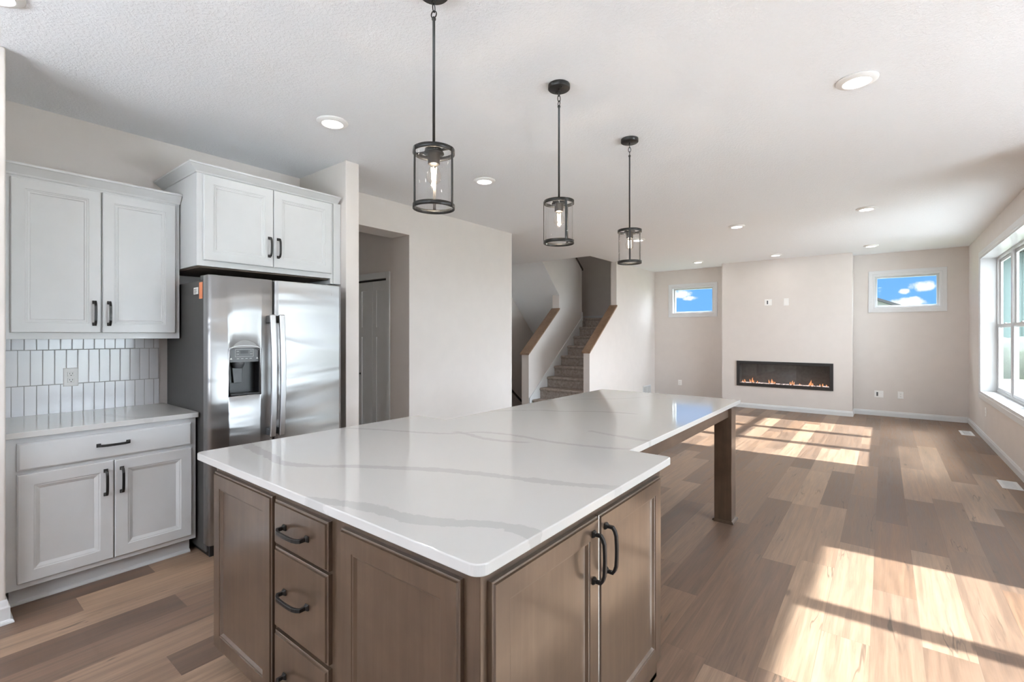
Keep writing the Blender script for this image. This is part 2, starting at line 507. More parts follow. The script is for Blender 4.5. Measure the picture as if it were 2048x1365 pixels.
class MB:
    def __init__(s):
        s.v, s.f, s.sm = [], [], []

    def add(s, vs, fs, smooth=False):
        o = len(s.v)
        s.v += [Vector(p) for p in vs]
        s.f += [tuple(i + o for i in q) for q in fs]
        s.sm += [smooth] * len(fs)
        return s

    def box(s, x0, y0, z0, x1, y1, z1):
        x0, x1 = sorted((x0, x1)); y0, y1 = sorted((y0, y1)); z0, z1 = sorted((z0, z1))
        vs = [(x0, y0, z0), (x1, y0, z0), (x1, y1, z0), (x0, y1, z0), (x0, y0, z1), (x1, y0, z1), (x1, y1, z1), (x0, y1, z1)]
        return s.add(vs, [(0, 3, 2, 1), (4, 5, 6, 7), (0, 1, 5, 4), (1, 2, 6, 5), (2, 3, 7, 6), (3, 0, 4, 7)])

    def prism(s, pts, vec):
        n = len(pts)
        vec = Vector(vec)
        vs = [Vector(p) for p in pts] + [Vector(p) + vec for p in pts]
        fs = [tuple(range(n - 1, -1, -1)), tuple(range(n, 2 * n))]
        fs += [(i, (i + 1) % n, n + (i + 1) % n, n + i) for i in range(n)]
        return s.add(vs, fs)

    def loops(s, loops, cap0=True, cap1=True, closed=True, smooth=False):
        n = len(loops[0])
        vs = [p for l in loops for p in l]
        fs = []
        for k in range(len(loops) - 1):
            for i in range(n if closed else n - 1):
                j = (i + 1) % n
                fs.append((k * n + i, k * n + j, (k + 1) * n + j, (k + 1) * n + i))
        s.add(vs, fs, smooth)
        o = len(s.v) - len(vs)
        if cap0:
            s.f.append(tuple(o + i for i in range(n - 1, -1, -1))); s.sm.append(False)
        if cap1:
            q = o + (len(loops) - 1) * n
            s.f.append(tuple(q + i for i in range(n))); s.sm.append(False)
        return s

    def panel(s, o, U, N, w, h, rings):
        """rings: (inset, depth) rectangles from the back outwards, the last one filled"""
        o, U, N, Z = Vector(o), Vector(U), Vector(N), Vector((0, 0, 1))
        ls = []
        for i, d in rings:
            ls.append([o + U * a + Z * b + N * d for a, b in ((i, i), (w - i, i), (w - i, h - i), (i, h - i))])
        return s.loops(ls)

    def frame(s, o, U, N, w, h, b, t, d0=0.0, step=None):
        """a rectangular ring w x h with border b standing between depths d0 and t"""
        o, U, N, Z = Vector(o), Vector(U), Vector(N), Vector((0, 0, 1))
        rs = [(b, d0), (0, d0), (0, t)]
        if step:
            rs += step
        rs += [(b, t if not step else step[-1][1]), (b, d0)]
        ls = []
        for i, d in rs:
            ls.append([o + U * p + Z * q + N * d for p, q in ((i, i), (w - i, i), (w - i, h - i), (i, h - i))])
        return s.loops(ls, False, False)

    def lathe(s, prof, c=(0, 0, 0), seg=32, smooth=True, cap0=False, cap1=False):
        c = Vector(c)
        ls = [[c + Vector((r * math.cos(a), r * math.sin(a), z)) for a in (2 * math.pi * k / seg for k in range(seg))] for r, z in prof]
        return s.loops(ls, cap0, cap1, True, smooth)

    def tube(s, path, r, seg=8, closed=False, smooth=True):
        P = [Vector(p) for p in path]
        n = len(P)
        ls = []
        ref = None
        for i in range(n):
            if closed:
                d = (P[(i + 1) % n] - P[i - 1]).normalized()
            else:
                d = (P[min(i + 1, n - 1)] - P[max(i - 1, 0)]).normalized()
            if ref is None:
                ref = Vector((0, 0, 1)) if abs(d.z) < 0.9 else Vector((1, 0, 0))
            a = d.cross(ref).normalized()
            bb = d.cross(a).normalized()
            ref = (ref - d * ref.dot(d)).normalized()
            rr = r[i] if isinstance(r, (list, tuple)) else r
            ls.append([P[i] + (a * math.cos(t) + bb * math.sin(t)) * rr for t in (2 * math.pi * k / seg for k in range(seg))])
        if closed:
            ls.append(ls[0])
            return s.loops(ls, False, False, True, smooth)
        return s.loops(ls, True, True, True, smooth)

    def strip(s, path, side, w, t):
        """square bar along a planar path; side is the constant direction across"""
        P = [Vector(p) for p in path]
        S = Vector(side).normalized()
        ls = []
        n = len(P)
        for i in range(n):
            d0 = (P[i] - P[i - 1]).normalized() if i else (P[1] - P[0]).normalized()
            d1 = (P[i + 1] - P[i]).normalized() if i < n - 1 else d0
            n0, n1 = S.cross(d0).normalized(), S.cross(d1).normalized()
            m = (n0 + n1).normalized()
            m = m / max(0.4, m.dot(n0))
            ls.append([P[i] + S * (w / 2) + m * (t / 2), P[i] - S * (w / 2) + m * (t / 2),
                       P[i] - S * (w / 2) - m * (t / 2), P[i] + S * (w / 2) - m * (t / 2)])
        return s.loops(ls)

    def moulding(s, path, prof):
        """profile (out, z) swept along a plan path, out to the right of travel, mitred"""
        P = [Vector((p[0], p[1])) for p in path]
        n = len(P)
        ls = []
        for i in range(n):
            d0 = (P[i] - P[i - 1]).normalized() if i else (P[1] - P[0]).normalized()
            d1 = (P[i + 1] - P[i]).normalized() if i < n - 1 else d0
            r0, r1 = Vector((d0.y, -d0.x)), Vector((d1.y, -d1.x))
            m = (r0 + r1).normalized()
            m = m / max(0.3, m.dot(r0))
            ls.append([Vector((P[i].x + m.x * o, P[i].y + m.y * o, z)) for o, z in prof])
        return s.loops(ls)

    def wall(s, axis, c0, c1, us, zs, holes):
        """slab between c0 and c1 on axis; us, zs are cut positions; holes lists (u0,u1,z0,z1)"""
        nu, nz = len(us) - 1, len(zs) - 1
        def solid(i, k):
            if not (0 <= i < nu and 0 <= k < nz):
                return False
            um, zm = (us[i] + us[i + 1]) / 2, (zs[k] + zs[k + 1]) / 2
            return not any(a < um < b and c < zm < d for a, b, c, d in holes)
        def pt(c, u, z):
            return (c, u, z) if axis == 'x' else ((u, c, z) if axis == 'y' else (u, z, c))
        for i in range(nu):
            for k in range(nz):
                if not solid(i, k):
                    continue
                a, b, lo, hi = us[i], us[i + 1], zs[k], zs[k + 1]
                for c in (c0, c1):
                    s.add([pt(c, a, lo), pt(c, b, lo), pt(c, b, hi), pt(c, a, hi)], [(0, 1, 2, 3)])
                for di, dk, e in ((-1, 0, ((a, lo), (a, hi))), (1, 0, ((b, lo), (b, hi))), (0, -1, ((a, lo), (b, lo))), (0, 1, ((a, hi), (b, hi)))):
                    if not solid(i + di, k + dk):
                        (ua, za), (ub, zb) = e
                        s.add([pt(c0, ua, za), pt(c0, ub, zb), pt(c1, ub, zb), pt(c1, ua, za)], [(0, 1, 2, 3)])
        return s

    def build(s, name, mat, parent=None, bevel=0.0, seg=1, angle=None, weld=True):
        base = Vector(ORIG[parent.name]) if parent else None
        if base is None:
            xs = [p.x for p in s.v]; ys = [p.y for p in s.v]; zs = [p.z for p in s.v]
            base = Vector(((min(xs) + max(xs)) / 2, (min(ys) + max(ys)) / 2, min(zs)))
        me = bpy.data.meshes.new(name)
        me.from_pydata([p - base for p in s.v], [], s.f)
        me.polygons.foreach_set('use_smooth', s.sm)
        bm = bmesh.new()
        bm.from_mesh(me)
        if weld:
            bmesh.ops.remove_doubles(bm, verts=bm.verts, dist=1e-5)
        bmesh.ops.recalc_face_normals(bm, faces=bm.faces)
        bm.to_mesh(me)
        bm.free()
        o = bpy.data.objects.new(name, me)
        COL.objects.link(o)
        me.materials.append(MATS[mat])
        if parent:
            o.parent = parent
        else:
            o.location = base
        ORIG[o.name] = base
        if bevel:
            bv = o.modifiers.new('bevel', 'BEVEL')
            bv.width, bv.segments = bevel, seg
            bv.limit_method = 'ANGLE'
            bv.angle_limit = math.radians(40)
        return o


def tag(o, label, cat, group=None):
    o['label'], o['category'] = label, cat
    if group:
        o['group'] = group
    return o


def thing(name, loc, label, cat, group=None):
    o = bpy.data.objects.new(name, None)
    o.empty_display_size = 0.1
    COL.objects.link(o)
    o.location = loc
    ORIG[o.name] = Vector(loc)
    return tag(o, label, cat, group)


def structure(o, label=None, cat=None):
    o['kind'] = 'structure'
    if label:
        o['label'] = label
    if cat:
        o['category'] = cat
    return o


def s_empty(name, loc, label, cat):
    o = bpy.data.objects.new(name, None)
    o.empty_display_size = 0.1
    COL.objects.link(o)
    o.location = loc
    ORIG[o.name] = Vector(loc)
    return structure(o, label, cat)


def copy_tree(o, parent=None):
    c = o.copy()
    COL.objects.link(c)
    if parent:
        c.parent = parent
    for ch in [q for q in o.children]:
        copy_tree(ch, c)
    return c


X, Y, NX, NY = (1, 0, 0), (0, 1, 0), (-1, 0, 0), (0, -1, 0)

# ------------------------------------------------------------------ the shell
KX, LX, RX, FY, CY = -4.115, -4.05, 1.05, 10.36, 9.94
OX = -6.35                                  # outer left side of hall and stair
DX, BY, DY = 3.27, -2.70, 4.90              # dining side, kitchen back, dining end

structure(MB().wall('z', -0.06, 0.0, [OX - .1, LX - 1.26, RX + .12, DX + .1], [BY - .1, DY + .08, 7.05, 10.0, FY + .1],
                    [(OX - .1, LX - 1.26, 7.05, 10.0), (RX + .12, DX + .1, DY + .08, FY + .1)]).build('floor', 'plank_floor'),
          'light brown wood plank floor running through the kitchen and living room', 'floor')
structure(MB().wall('z', CEIL, CEIL + 0.08, [OX - .1, OX - .04, -4.12, RX + .15, DX + .12], [BY - .12, DY + .10, 7.516, 10.06, FY + .12],
                    [(OX - .04, -4.12, 7.516, 10.06), (RX + .15, DX + .12, DY + .10, FY + .12)]).build('ceiling', 'ceiling_texture'),
          'white orange peel textured ceiling with recessed lights', 'ceiling')
W1 = (6.27, 9.13, 0.61, 2.45)
structure(MB().wall('x', RX, RX + 0.21, [DY + .12, W1[0], W1[1], FY + .14], [0, W1[2], W1[3], CEIL], [W1]).build('wall_right', 'wall_paint'),
          'beige right hand wall with the big white window', 'wall')
W2 = (-3.655, -2.795, 1.85, 2.41)
W3 = (-0.142, 0.718, 1.855, 2.415)
structure(MB().wall('y', FY, FY + 0.14, [-4.17, W2[0], W2[1], W3[0], W3[1], RX], [0, W2[2], W3[2], W2[3], W3[3], CEIL], [W2, W3]).build('wall_far', 'wall_paint'),
          'beige far wall recessed either side of the fireplace', 'wall')
FP = (-2.215, -0.733, 0.45, 0.865)
mb = MB().wall('y', CY, CY + 0.24, [-2.52, FP[0], FP[1], -0.43], [0, FP[2], FP[3], CEIL], [FP])
mb.box(-2.52, CY + 0.24, 0, -0.43, FY - 0.002, CEIL)
structure(mb.build('wall_chimney', 'wall_paint'), 'beige chimney breast standing out around the fireplace', 'wall')
# stair side wall of the living room with its sloping knee part
structure(MB().prism([(-4.17, 7.37, 0), (-4.17, 7.37, 1.085), (-4.17, 8.43, 1.935), (-4.17, 8.43, CEIL), (-4.17, FY, CEIL), (-4.17, FY, 0)], (0.12, 0, 0))
          .build('wall_left', 'wall_paint'), 'beige wall between stair and living room with a sloping lower front', 'wall')
# wall with the hall opening, thick because of the closet behind
HOLE = (2.298, 3.371, -1, 2.478)
structure(MB().wall('x', -4.34, LX, [2.298, 3.371, 5.17], [0, 2.478, CEIL], [HOLE]).build('wall_hall', 'wall_paint'),
          'beige wall with the square hall opening right of the refrigerator', 'wall')
structure(MB().box(OX, 5.05, 0, -4.34, 5.17, CEIL).build('wall_foyer', 'wall_paint'), 'beige return wall at the foyer', 'wall')
HD = (-5.60, -4.455, -1, 2.045)
structure(MB().wall('y', 3.385, 3.50, [OX, HD[0], HD[1], -4.34], [0, HD[3], CEIL], [HD]).build('wall_pantry', 'wall_paint'),
          'beige wall with the folding door inside the hall', 'wall')
structure(MB().box(OX, 3.90, 0, -4.34, 3.95, CEIL).build('wall_closet', 'wall_paint'), 'beige back wall of the closet', 'wall')
structure(MB().box(KX, 2.178, 0, -3.39, 2.298, CEIL).build('wall_stub', 'wall_paint', bevel=0.004, seg=2),
          'narrow beige wall end right of the refrigerator', 'wall')
structure(MB().box(KX - .15, BY, 0, KX, 2.298, CEIL).build('wall_kitchen', 'wall_paint'), 'beige kitchen wall behind the white cabinets', 'wall')
structure(MB().box(OX, 2.178, 0, KX - .15, 2.298, CEIL).build('wall_hall_near', 'wall_paint'), 'beige near side wall of the hall', 'wall')
structure(MB().box(KX, -0.90, 0, -3.36, 0.305, CEIL).build('wall_near', 'wall_paint', bevel=0.008, seg=3),
          'beige wall end left of the white cabinets', 'wall')
W4 = (-3.2, 0.6, 1.0, 2.4)
structure(MB().wall('y', BY - .15, BY, [KX - .15, W4[0], W4[1], DX + .2], [0, W4[2], W4[3], CEIL], [W4]).build('wall_back', 'wall_paint'),
          'beige wall behind the camera', 'wall')
SD = (1.315, 4.035, -1, 2.06)
structure(MB().wall('x', DX, DX + .15, [BY, SD[0], SD[1], DY + .12], [0, SD[3], CEIL], [SD]).build('wall_dining', 'wall_paint'),
          'beige dining side wall with the sliding door', 'wall')
structure(MB().box(RX, DY, 0, DX, DY + .12, CEIL).build('wall_dining_far', 'wall_paint'), 'beige dining end wall', 'wall')
structure(MB().box(OX - .12, 2.178, -1.6, OX, 10.0, 5.2).build('wall_outer', 'wall_paint'), 'beige outer wall beside the lower stair', 'wall')
structure(MB().box(OX - .12, 10.0, -1.6, -4.17, 10.12, 5.2).build('wall_stair_far', 'wall_paint'), 'shaded wall at the stair landing', 'wall')
mb = MB().box(OX, 7.40, CEIL + .08, -4.17, 7.516, 5.2)
mb.box(-4.17, 7.40, CEIL + .08, -4.05, 10.12, 5.2)
mb.box(OX - .12, 7.40, 5.2, -4.05, 10.12, 5.3)
structure(mb.build('wall_stair_upper', 'wall_paint'), 'shaded upper walls of the stair well', 'wall')
# wall between the two flights
structure(MB().prism([(-5.31, 7.08, 0), (-5.31, 7.08, 1.04), (-5.31, 8.12, 1.90), (-5.31, 8.12, 2.20), (-5.31, 7.516, 2.805),
                      (-5.31, 7.516, 4.02), (-5.31, 9.03, 2.80), (-5.31, 9.03, 0)], (0.16, 0, 0)).build('wall_stair_middle', 'wall_paint'),
          'beige wall between the two stair flights', 'wall')
# sloping underside of the upper flight
structure(MB().prism([(OX, 7.516, CEIL), (OX, 8.95, 1.361), (OX, 9.03, 1.40), (OX, 7.60, 2.86)], (1.04, 0, 0))
          .prism([(-5.312, 7.516, 2.795), (-5.312, 8.118, 2.193), (-5.312, 8.118, 2.199), (-5.312, 7.516, 2.801)], (.162, 0, 0)).build('ceiling_stair', 'ceiling_texture'),
          'sloping plaster underside of the upper stair flight', 'ceiling')
mb = MB().box(OX, 7.05, -1.6, -5.31, 7.10, 0)
mb.box(-5.31, 7.05, -1.6, -5.25, 10.0, 0)
mb.box(OX - .1, 7.0, -1.7, -5.25, 10.12, -1.6)
structure(mb.build('wall_basement', 'wall_paint'), 'shaded walls of the basement stair', 'wall')

# baseboards
BB = [(0.0, 0.0), (0.014, 0.0), (0.014, 0.062), (0.010, 0.070), (0.008, 0.084), (0.004, 0.090), (0.0, 0.090)]
def base(name, path, label):
    mb = MB().moulding(path, BB)
    return structure(mb.build(name, 'trim_white'), label, 'baseboard')
base('baseboard_left', [(-4.17, 7.37), (LX, 7.37), (LX, FY)], 'white baseboard along the living room side of the stair wall')
base('baseboard_far', [(LX + .014, FY), (-2.52, FY), (-2.52, CY), (-0.43, CY), (-0.43, FY), (RX - .014, FY)], 'white baseboard along the fireplace wall')
base('baseboard_right', [(RX, FY), (RX, DY)], 'white baseboard under the big window')
base('baseboard_hall', [(LX, 3.371), (LX, 5.17), (-5.2, 5.17)], 'white baseboard of the wall beside the hall opening')
base('baseboard_stub', [(-3.39, 2.178), (-3.39, 2.298), (KX, 2.298)], 'white baseboard on the wall end by the refrigerator')
mb = MB().moulding([(-3.36, -0.90), (-3.36, 0.305), (-3.50, 0.305)], [(0, 0), (.014, 0), (.014, .075), (.009, .083), (.006, .105), (.003, .112), (0, .112)])
mb.moulding([(-3.346, -0.90), (-3.346, 0.319), (-3.50, 0.319)], [(0, 0), (.013, 0), (.012, .008), (.007, .015), (0, .018)])
structure(mb.build('baseboard_near', 'trim_white'), 'white stepped baseboard on the wall end by the white base cabinet', 'baseboard')


# ------------------------------------------------------------------ windows and doors
def double_hung_bank():
    w = s_empty('window_1', (RX, 7.7, W1[2]), 'big white three unit double hung window in the right wall', 'window')
    y0, y1, z0, z1 = W1
    # casing on the room side
    mb = MB().frame((RX, y0 - .085, z0 - .085), Y, NX, (y1 - y0) + .17, (z1 - z0) + .17, 0.085, 0.016, 0.0,
                    [(0.004, 0.019), (0.060, 0.019), (0.066, 0.013), (0.080, 0.013)])
    mb.build('casing', 'trim_white', w)
    mb = MB().frame((RX - .012, y0, z0), Y, X, y1 - y0, z1 - z0, 0.012, 0.170, 0.0)
    mb.build('jamb_liner', 'vinyl_white', w)
    mb = MB()
    uw = (y1 - y0) / 3
    for i in range(3):
        a = y0 + uw * i
        f = MB()
        f.frame((RX + .150, a, z0), Y, X, uw, z1 - z0, 0.042, 0.056, 0.0)
        fr = f.build('window_frame', 'vinyl_white', w, bevel=0.003)
        zm = 1.515
        for nm, lo, hi, xa, xb in (('upper_sash', zm - .025, z1 - .042, .178, .200), ('lower_sash', z0 + .042, zm + .025, .155, .177)):
            sb = MB().frame((RX + xa, a + .042, lo), Y, X, uw - .084, hi - lo, 0.038, xb - xa, 0.0)
            so = sb.build(nm, 'vinyl_white', w, bevel=0.003)
            g = MB().box(RX + (xa + xb) / 2 - .004, a + .080, lo + .038, RX + (xa + xb) / 2 + .004, a + uw - .080, hi - .038)
            g.build('pane', 'window_glass', so)
        lk = MB().box(RX + .158, a + uw / 2 - .03, zm + .025, RX + .176, a + uw / 2 + .03, zm + .037)
        lk.build('sash_lock', 'vinyl_white', w, bevel=0.003)
    return w


def picture_window(name, W, label):
    x0, x1, z0, z1 = W
    w = s_empty(name, ((x0 + x1) / 2, FY, z0), label, 'window')
    c = 0.078
    MB().frame((x0 - c, FY, z0 - c), X, NY, x1 - x0 + 2 * c, z1 - z0 + 2 * c, c, 0.016, 0.0,
               [(0.004, 0.019), (0.055, 0.019), (0.060, 0.013), (0.073, 0.013)]).build('casing', 'trim_white', w)
    MB().frame((x0, FY - .012, z0), X, Y, x1 - x0, z1 - z0, 0.012, 0.09, 0.0).build('jamb_liner', 'trim_white', w)
    MB().frame((x0 + .01, FY + .065, z0 + .01), X, Y, x1 - x0 - .02, z1 - z0 - .02, 0.034, 0.06, 0.0).build('window_frame', 'vinyl_white', w, bevel=0.003)
    MB().box(x0 + .04, FY + .095, z0 + .04, x1 - .04, FY + .103, z1 - .04).build('pane', 'window_glass', w)


double_hung_bank()
picture_window('window_2', W2, 'small high window left of the fireplace wall')
picture_window('window_3', W3, 'small high window right of the fireplace wall')

w = s_empty('fill_window', (-1.3, BY, W4[2]), 'wide unseen window added behind the camera for daylight', 'window')  # unseen window added behind the camera to brighten the kitchen
MB().frame((W4[0], BY - .15, W4[2]), X, Y, W4[1] - W4[0], W4[3] - W4[2], 0.05, 0.15, 0.0).build('window_frame', 'vinyl_white', w)
MB().box(-1.33, BY - .1, W4[2] + .04, -1.27, BY - .05, W4[3] - .04).build('mullion', 'vinyl_white', w)
w = s_empty('door_2', (DX, 2.95, 0), 'white sliding glass door of the dining side', 'door')
MB().frame((DX + .02, SD[0], 0.0), Y, X, SD[1] - SD[0], SD[3], 0.04, 0.12, 0.0).build('door_frame', 'vinyl_white', w)
for a, b, xo in ((1.355, 2.235, .08), (2.155, 3.135, .03), (3.015, 3.995, .08)):  # first panel is unseen, added to widen the glazing for more daylight
    p = MB().frame((DX + xo, a, 0.04), Y, X, b - a, SD[3] - .08, 0.075, 0.04, 0.0).build('sliding_panel', 'vinyl_white', w)
    MB().box(DX + xo + .016, a + .07, .11, DX + xo + .024, b - .07, SD[3] - .11).build('pane', 'window_glass', p)

# folding pantry door in the hall
d = s_empty('door_1', (-4.95, 3.385, 0), 'white two panel folding door in the hall beside the refrigerator', 'door')
mb = MB().box(HD[0] - .068, 3.370, 0, HD[0], 3.385, HD[3] + .068).box(HD[1], 3.370, 0, HD[1] + .062, 3.385, HD[3] + .068)
mb.box(HD[0], 3.370, HD[3], HD[1], 3.385, HD[3] + .068)
mb.build('door_casing', 'door_paint', d, bevel=0.002)
MB().box(HD[0], 3.40, HD[3] - .022, HD[1], 3.43, HD[3] - .002).build('track', 'matte_black', d)
lw = (HD[1] - HD[0]) / 4
for i in range(4):
    a = HD[0] + lw * i
    mb = MB()
    W_ = lw - .004
    mb.box(a + .002, 3.402, .012, a + .002 + W_, 3.432, HD[3] - .026)
    lo, hi = 0.012, HD[3] - .026
    # raised stiles and rails leave a short panel above a tall one
    for x0_, x1_, z0_, z1_ in ((a + .002, a + .077, lo, hi), (a + .002 + W_ - .075, a + .002 + W_, lo, hi), (a + .077, a + W_ - .073, hi - .105, hi),
                               (a + .077, a + W_ - .073, 1.37, 1.485), (a + .077, a + W_ - .073, lo, .24)):
        mb.box(x0_, 3.394, z0_, x1_, 3.403, z1_)
    lf = mb.build('door_leaf', 'door_paint', d)
    if i == 2:
        kb = MB()
        for_r = [(0.0, 0), (.013, 0.0), (.006, .006), (.006, .018), (.018, .026), (.017, .036), (.0, .041)]
        ls = [[Vector((a + .045 + r * math.cos(q), 3.394 - zz, .93 + r * math.sin(q))) for q in (2 * math.pi * k / 18 for k in range(18))] for r, zz in for_r]
        kb.loops(ls, False, False, True, True)
        kb.build('knob', 'matte_black', lf)


# ------------------------------------------------------------------ cabinet parts
def handle(parent, c, A, N, L=0.152, mat='matte_black', out=0.034, name='handle'):
    """slightly bowed square bar pull on two flared feet"""
    c, A, N = Vector(c), Vector(A), Vector(N)
    S = A.cross(N)
    h = L / 2
    mb = MB()
    path = [c - A * (h - .010) + N * 0.002, c - A * (h - .010) + N * (out - .010), c - A * (h - .020) + N * (out - .003)]
    for k in range(-3, 4):
        path.append(c + A * (k / 4 * (h - .018)) + N * (out + .004 * (1 - (k / 4) ** 2)))
    path += [c + A * (h - .020) + N * (out - .003), c + A * (h - .010) + N * (out - .010), c + A * (h - .010) + N * 0.002]
    mb.strip(path, S, 0.0125, 0.0095)
    for sg in (-1, 1):
        q = c + A * sg * (h - .010)
        ls = []
        for dd, hw in ((0.0, .010), (.003, .010), (.010, .0062)):
            ls.append([q + N * dd + A * (i * hw) + S * (j * hw) for i, j in ((-1, -1), (1, -1), (1, 1), (-1, 1))])
        mb.loops(ls)
    return mb.build(name, mat, parent, bevel=0.0012)


WHITE_DOOR = lambda t: [(0, 0), (0, t - .004), (.004, t), (.056, t), (.058, t - .003), (.063, t - .003), (.066, t - .0055), (.074, t - .0065), (.078, t - .011)]
BASE_DOOR = lambda t: [(0, 0), (0, t - .004), (.004, t), (.058, t), (.062, t - .0025), (.067, t - .003), (.083, t - .011)]
SLAB = lambda t: [(0, 0), (0, t - .007), (.006, t - .002), (.010, t)]
ISL_DOOR = lambda t: [(0, 0), (0, t - .007), (.002, t - .006), (.005, t - .0055), (.007, t), (.060, t), (.0615, t - .003), (.0665, t - .0035), (.0725, t - .0105), (.0735, t - .0115)]
ISL_SLAB = lambda t: [(0, 0), (0, t - .007), (.002, t - .006), (.007, t - .0055), (.009, t)]

# --- white base cabinet
cb = thing('base_cabinet', (-3.79, 0.73, 0), 'white two door base cabinet with one wide drawer under the small counter', 'cabinet')
MB().box(KX + .002, 0.312, 0.10, -3.470, 1.150, 0.873).build('carcass', 'cabinet_white', cb, bevel=0.001)
mb = MB().box(KX + .002, 0.330, 0.0, -3.535, 1.135, 0.10)
mb.moulding([(-3.535, 0.320), (-3.535, 1.137)], [(0, 0), (.013, 0), (.013, .006), (.009, .014), (0, .018)])
mb.build('toe_kick', 'cabinet_white', cb)
dr = MB().panel((-3.470, 0.352, 0.703), Y, X, 1.123 - .352, 0.141, SLAB(.02)).build('drawer', 'cabinet_white', cb)
handle(dr, (-3.450, 0.735, 0.780), Y, X)
for a, b, hy in ((.353, .735, .700), (.741, 1.123, .772)):
    do = MB().panel((-3.470, a, 0.130), Y, X, b - a, 0.554, BASE_DOOR(.02)).build('door', 'cabinet_white', cb)
    handle(do, (-3.450, hy, 0.567), (0, 0, 1), X)


def rounded_poly(pts, z):
    """pts: (x, y, radius) counter-clockwise"""
    out = []
    n = len(pts)
    for i in range(n):
        p = Vector(pts[i][:2]); a = Vector(pts[i - 1][:2]); b = Vector(pts[(i + 1) % n][:2]); r = pts[i][2]
        if r <= 0:
            out.append(Vector((p.x, p.y, z))); continue
        da, db = (a - p).normalized(), (b - p).normalized()
        p0, p1 = p + da * r, p + db * r
        c = p + (da + db) * r
        for k in range(9):
            t = k / 8 * math.pi / 2
            q = c - db * r * math.cos(t) - da * r * math.sin(t)
            out.append(Vector((q.x, q.y, z)))
    return out


ct = MB().prism(rounded_poly([(KX + .002, .307, 0), (-3.430, .307, 0), (-3.430, 1.160, .012), (KX + .002, 1.160, 0)], .875), (0, 0, .030)) \
    .build('countertop', 'quartz_side', bevel=0.002, seg=2)
tag(ct, 'short white quartz counter on the white base cabinet beside the refrigerator', 'countertop')
bs = MB().box(KX, .307, .905, KX + .010, 1.130, 1.373).build('backsplash', 'tile_white')
tag(bs, 'white upright tile backsplash between short counter and upper cabinet', 'backsplash')

# outlet on the tiles
def receptacle(name, c, U, N, label, w=.073, h=.117, kind='duplex', group=None, cat='outlet'):
    c, U, N = Vector(c), Vector(U), Vector(N)
    o = thing(name, c - Vector((0, 0, h / 2)), label, cat, group)
    Z = Vector((0, 0, 1))
    MB().panel(c - U * w / 2 - Z * h / 2, U, N, w, h, [(0, 0), (0, .003), (.004, .006)]).build('plate', 'plate_white', o)
    def face(u0, z0, fw, fh, mat='plate_white', nm='receptacle', d0=.005, d1=.0085):
        return MB().panel(c + U * (u0 - fw / 2) + Z * (z0 - fh / 2), U, N, fw, fh, [(0, d0), (0, d1 - .001), (.002, d1)]).build(nm, mat, o)
    if kind == 'duplex':
        for s in (-1, 1):
            f = face(0, s * .020, .034, .029)
            m = MB()
            for du in (-.0065, .0065):
                q = c + U * du + Z * (s * .020 + .003) + N * .0086
                m.prism([q - U * .0011 - Z * .0045, q + U * .0011 - Z * .0045, q + U * .0011 + Z * .0045, q - U * .0011 + Z * .0045], N * .0004)
            q = c + Z * (s * .020 - .0085) + N * .0086
            m.prism([q + (U * math.cos(k) + Z * math.sin(k)) * .0026 for k in (math.pi * j / 5 for j in range(10))], N * .0004)
            m.build('slots', 'grout_dark', f)
    elif kind == 'double':
        face(-.023, 0, .024, .066, 'grey_plastic', 'cable_port')
        face(.027, 0.018, .026, .024)
        face(.027, -.018, .026, .024)
    elif kind == 'port':
        face(-.012, 0, .022, .066, 'grey_plastic', 'cable_port')
        face(.026, 0, .012, .066)
    else:
        face(0, 0, .033, .066)
    return o


receptacle('wall_outlet', (KX + .010, .659, 1.127), Y, X, 'white two socket outlet in the white tile backsplash')

# --- upper cabinets
uc = thing('upper_cabinet', (-3.93, .73, 1.373), 'white two door upper cabinet over the tile backsplash', 'cabinet')
MB().box(KX + .002, .307, 1.373, -3.760, 1.150, 2.290).build('carcass', 'cabinet_white', uc, bevel=0.001)
CROWN = [(0.0, 0.0), (.006, 0.0), (.010, .010), (.040, .047), (.046, .050), (.046, .062), (0.0, .062)]
MB().moulding([(-3.760, .307), (-3.760, 1.153)], [(o, z + 2.278) for o, z in CROWN]).build('crown_moulding', 'cabinet_white', uc)
for a, b, hy in ((.357, .737, .706), (.744, 1.122, .775)):
    do = MB().panel((-3.760, a, 1.410), Y, X, b - a, 0.855, WHITE_DOOR(.02)).build('door', 'cabinet_white', uc)
    handle(do, (-3.740, hy, 1.528), (0, 0, 1), X)

fc = thing('over_fridge_cabinet', (-3.79, 1.65, 1.842), 'white deep two door cabinet above the refrigerator', 'cabinet')
mb = MB().box(KX + .002, 1.156, 1.845, -3.470, 2.092, 2.455)
mb.box(-3.62, 2.088, 1.803, -3.472, 2.150, 2.455)
mb.build('carcass', 'cabinet_white', fc, bevel=0.001)
MB().box(-3.9, 2.112, 1.803, -3.462, 2.176, 2.450).build('filler_strip', 'cabinet_white', fc, bevel=0.001)
MB().box(KX + .02, 1.175, 1.835, -3.49, 2.08, 1.846).build('underside', 'shaded_board', fc)
MB().moulding([(KX + .003, 1.156), (-3.470, 1.156), (-3.470, 2.150)], [(o * 1.25, z * .82 + 2.443) for o, z in CROWN]).build('crown_moulding', 'cabinet_white', fc)
for a, b, hy in ((1.190, 1.633, 1.604), (1.638, 2.091, 1.667)):
    do = MB().panel((-3.470, a, 1.882), Y, X, b - a, 0.553, WHITE_DOOR(.02)).build('door', 'cabinet_white', fc)
    handle(do, (-3.450, hy, 2.022), (0, 0, 1), X, L=.148)

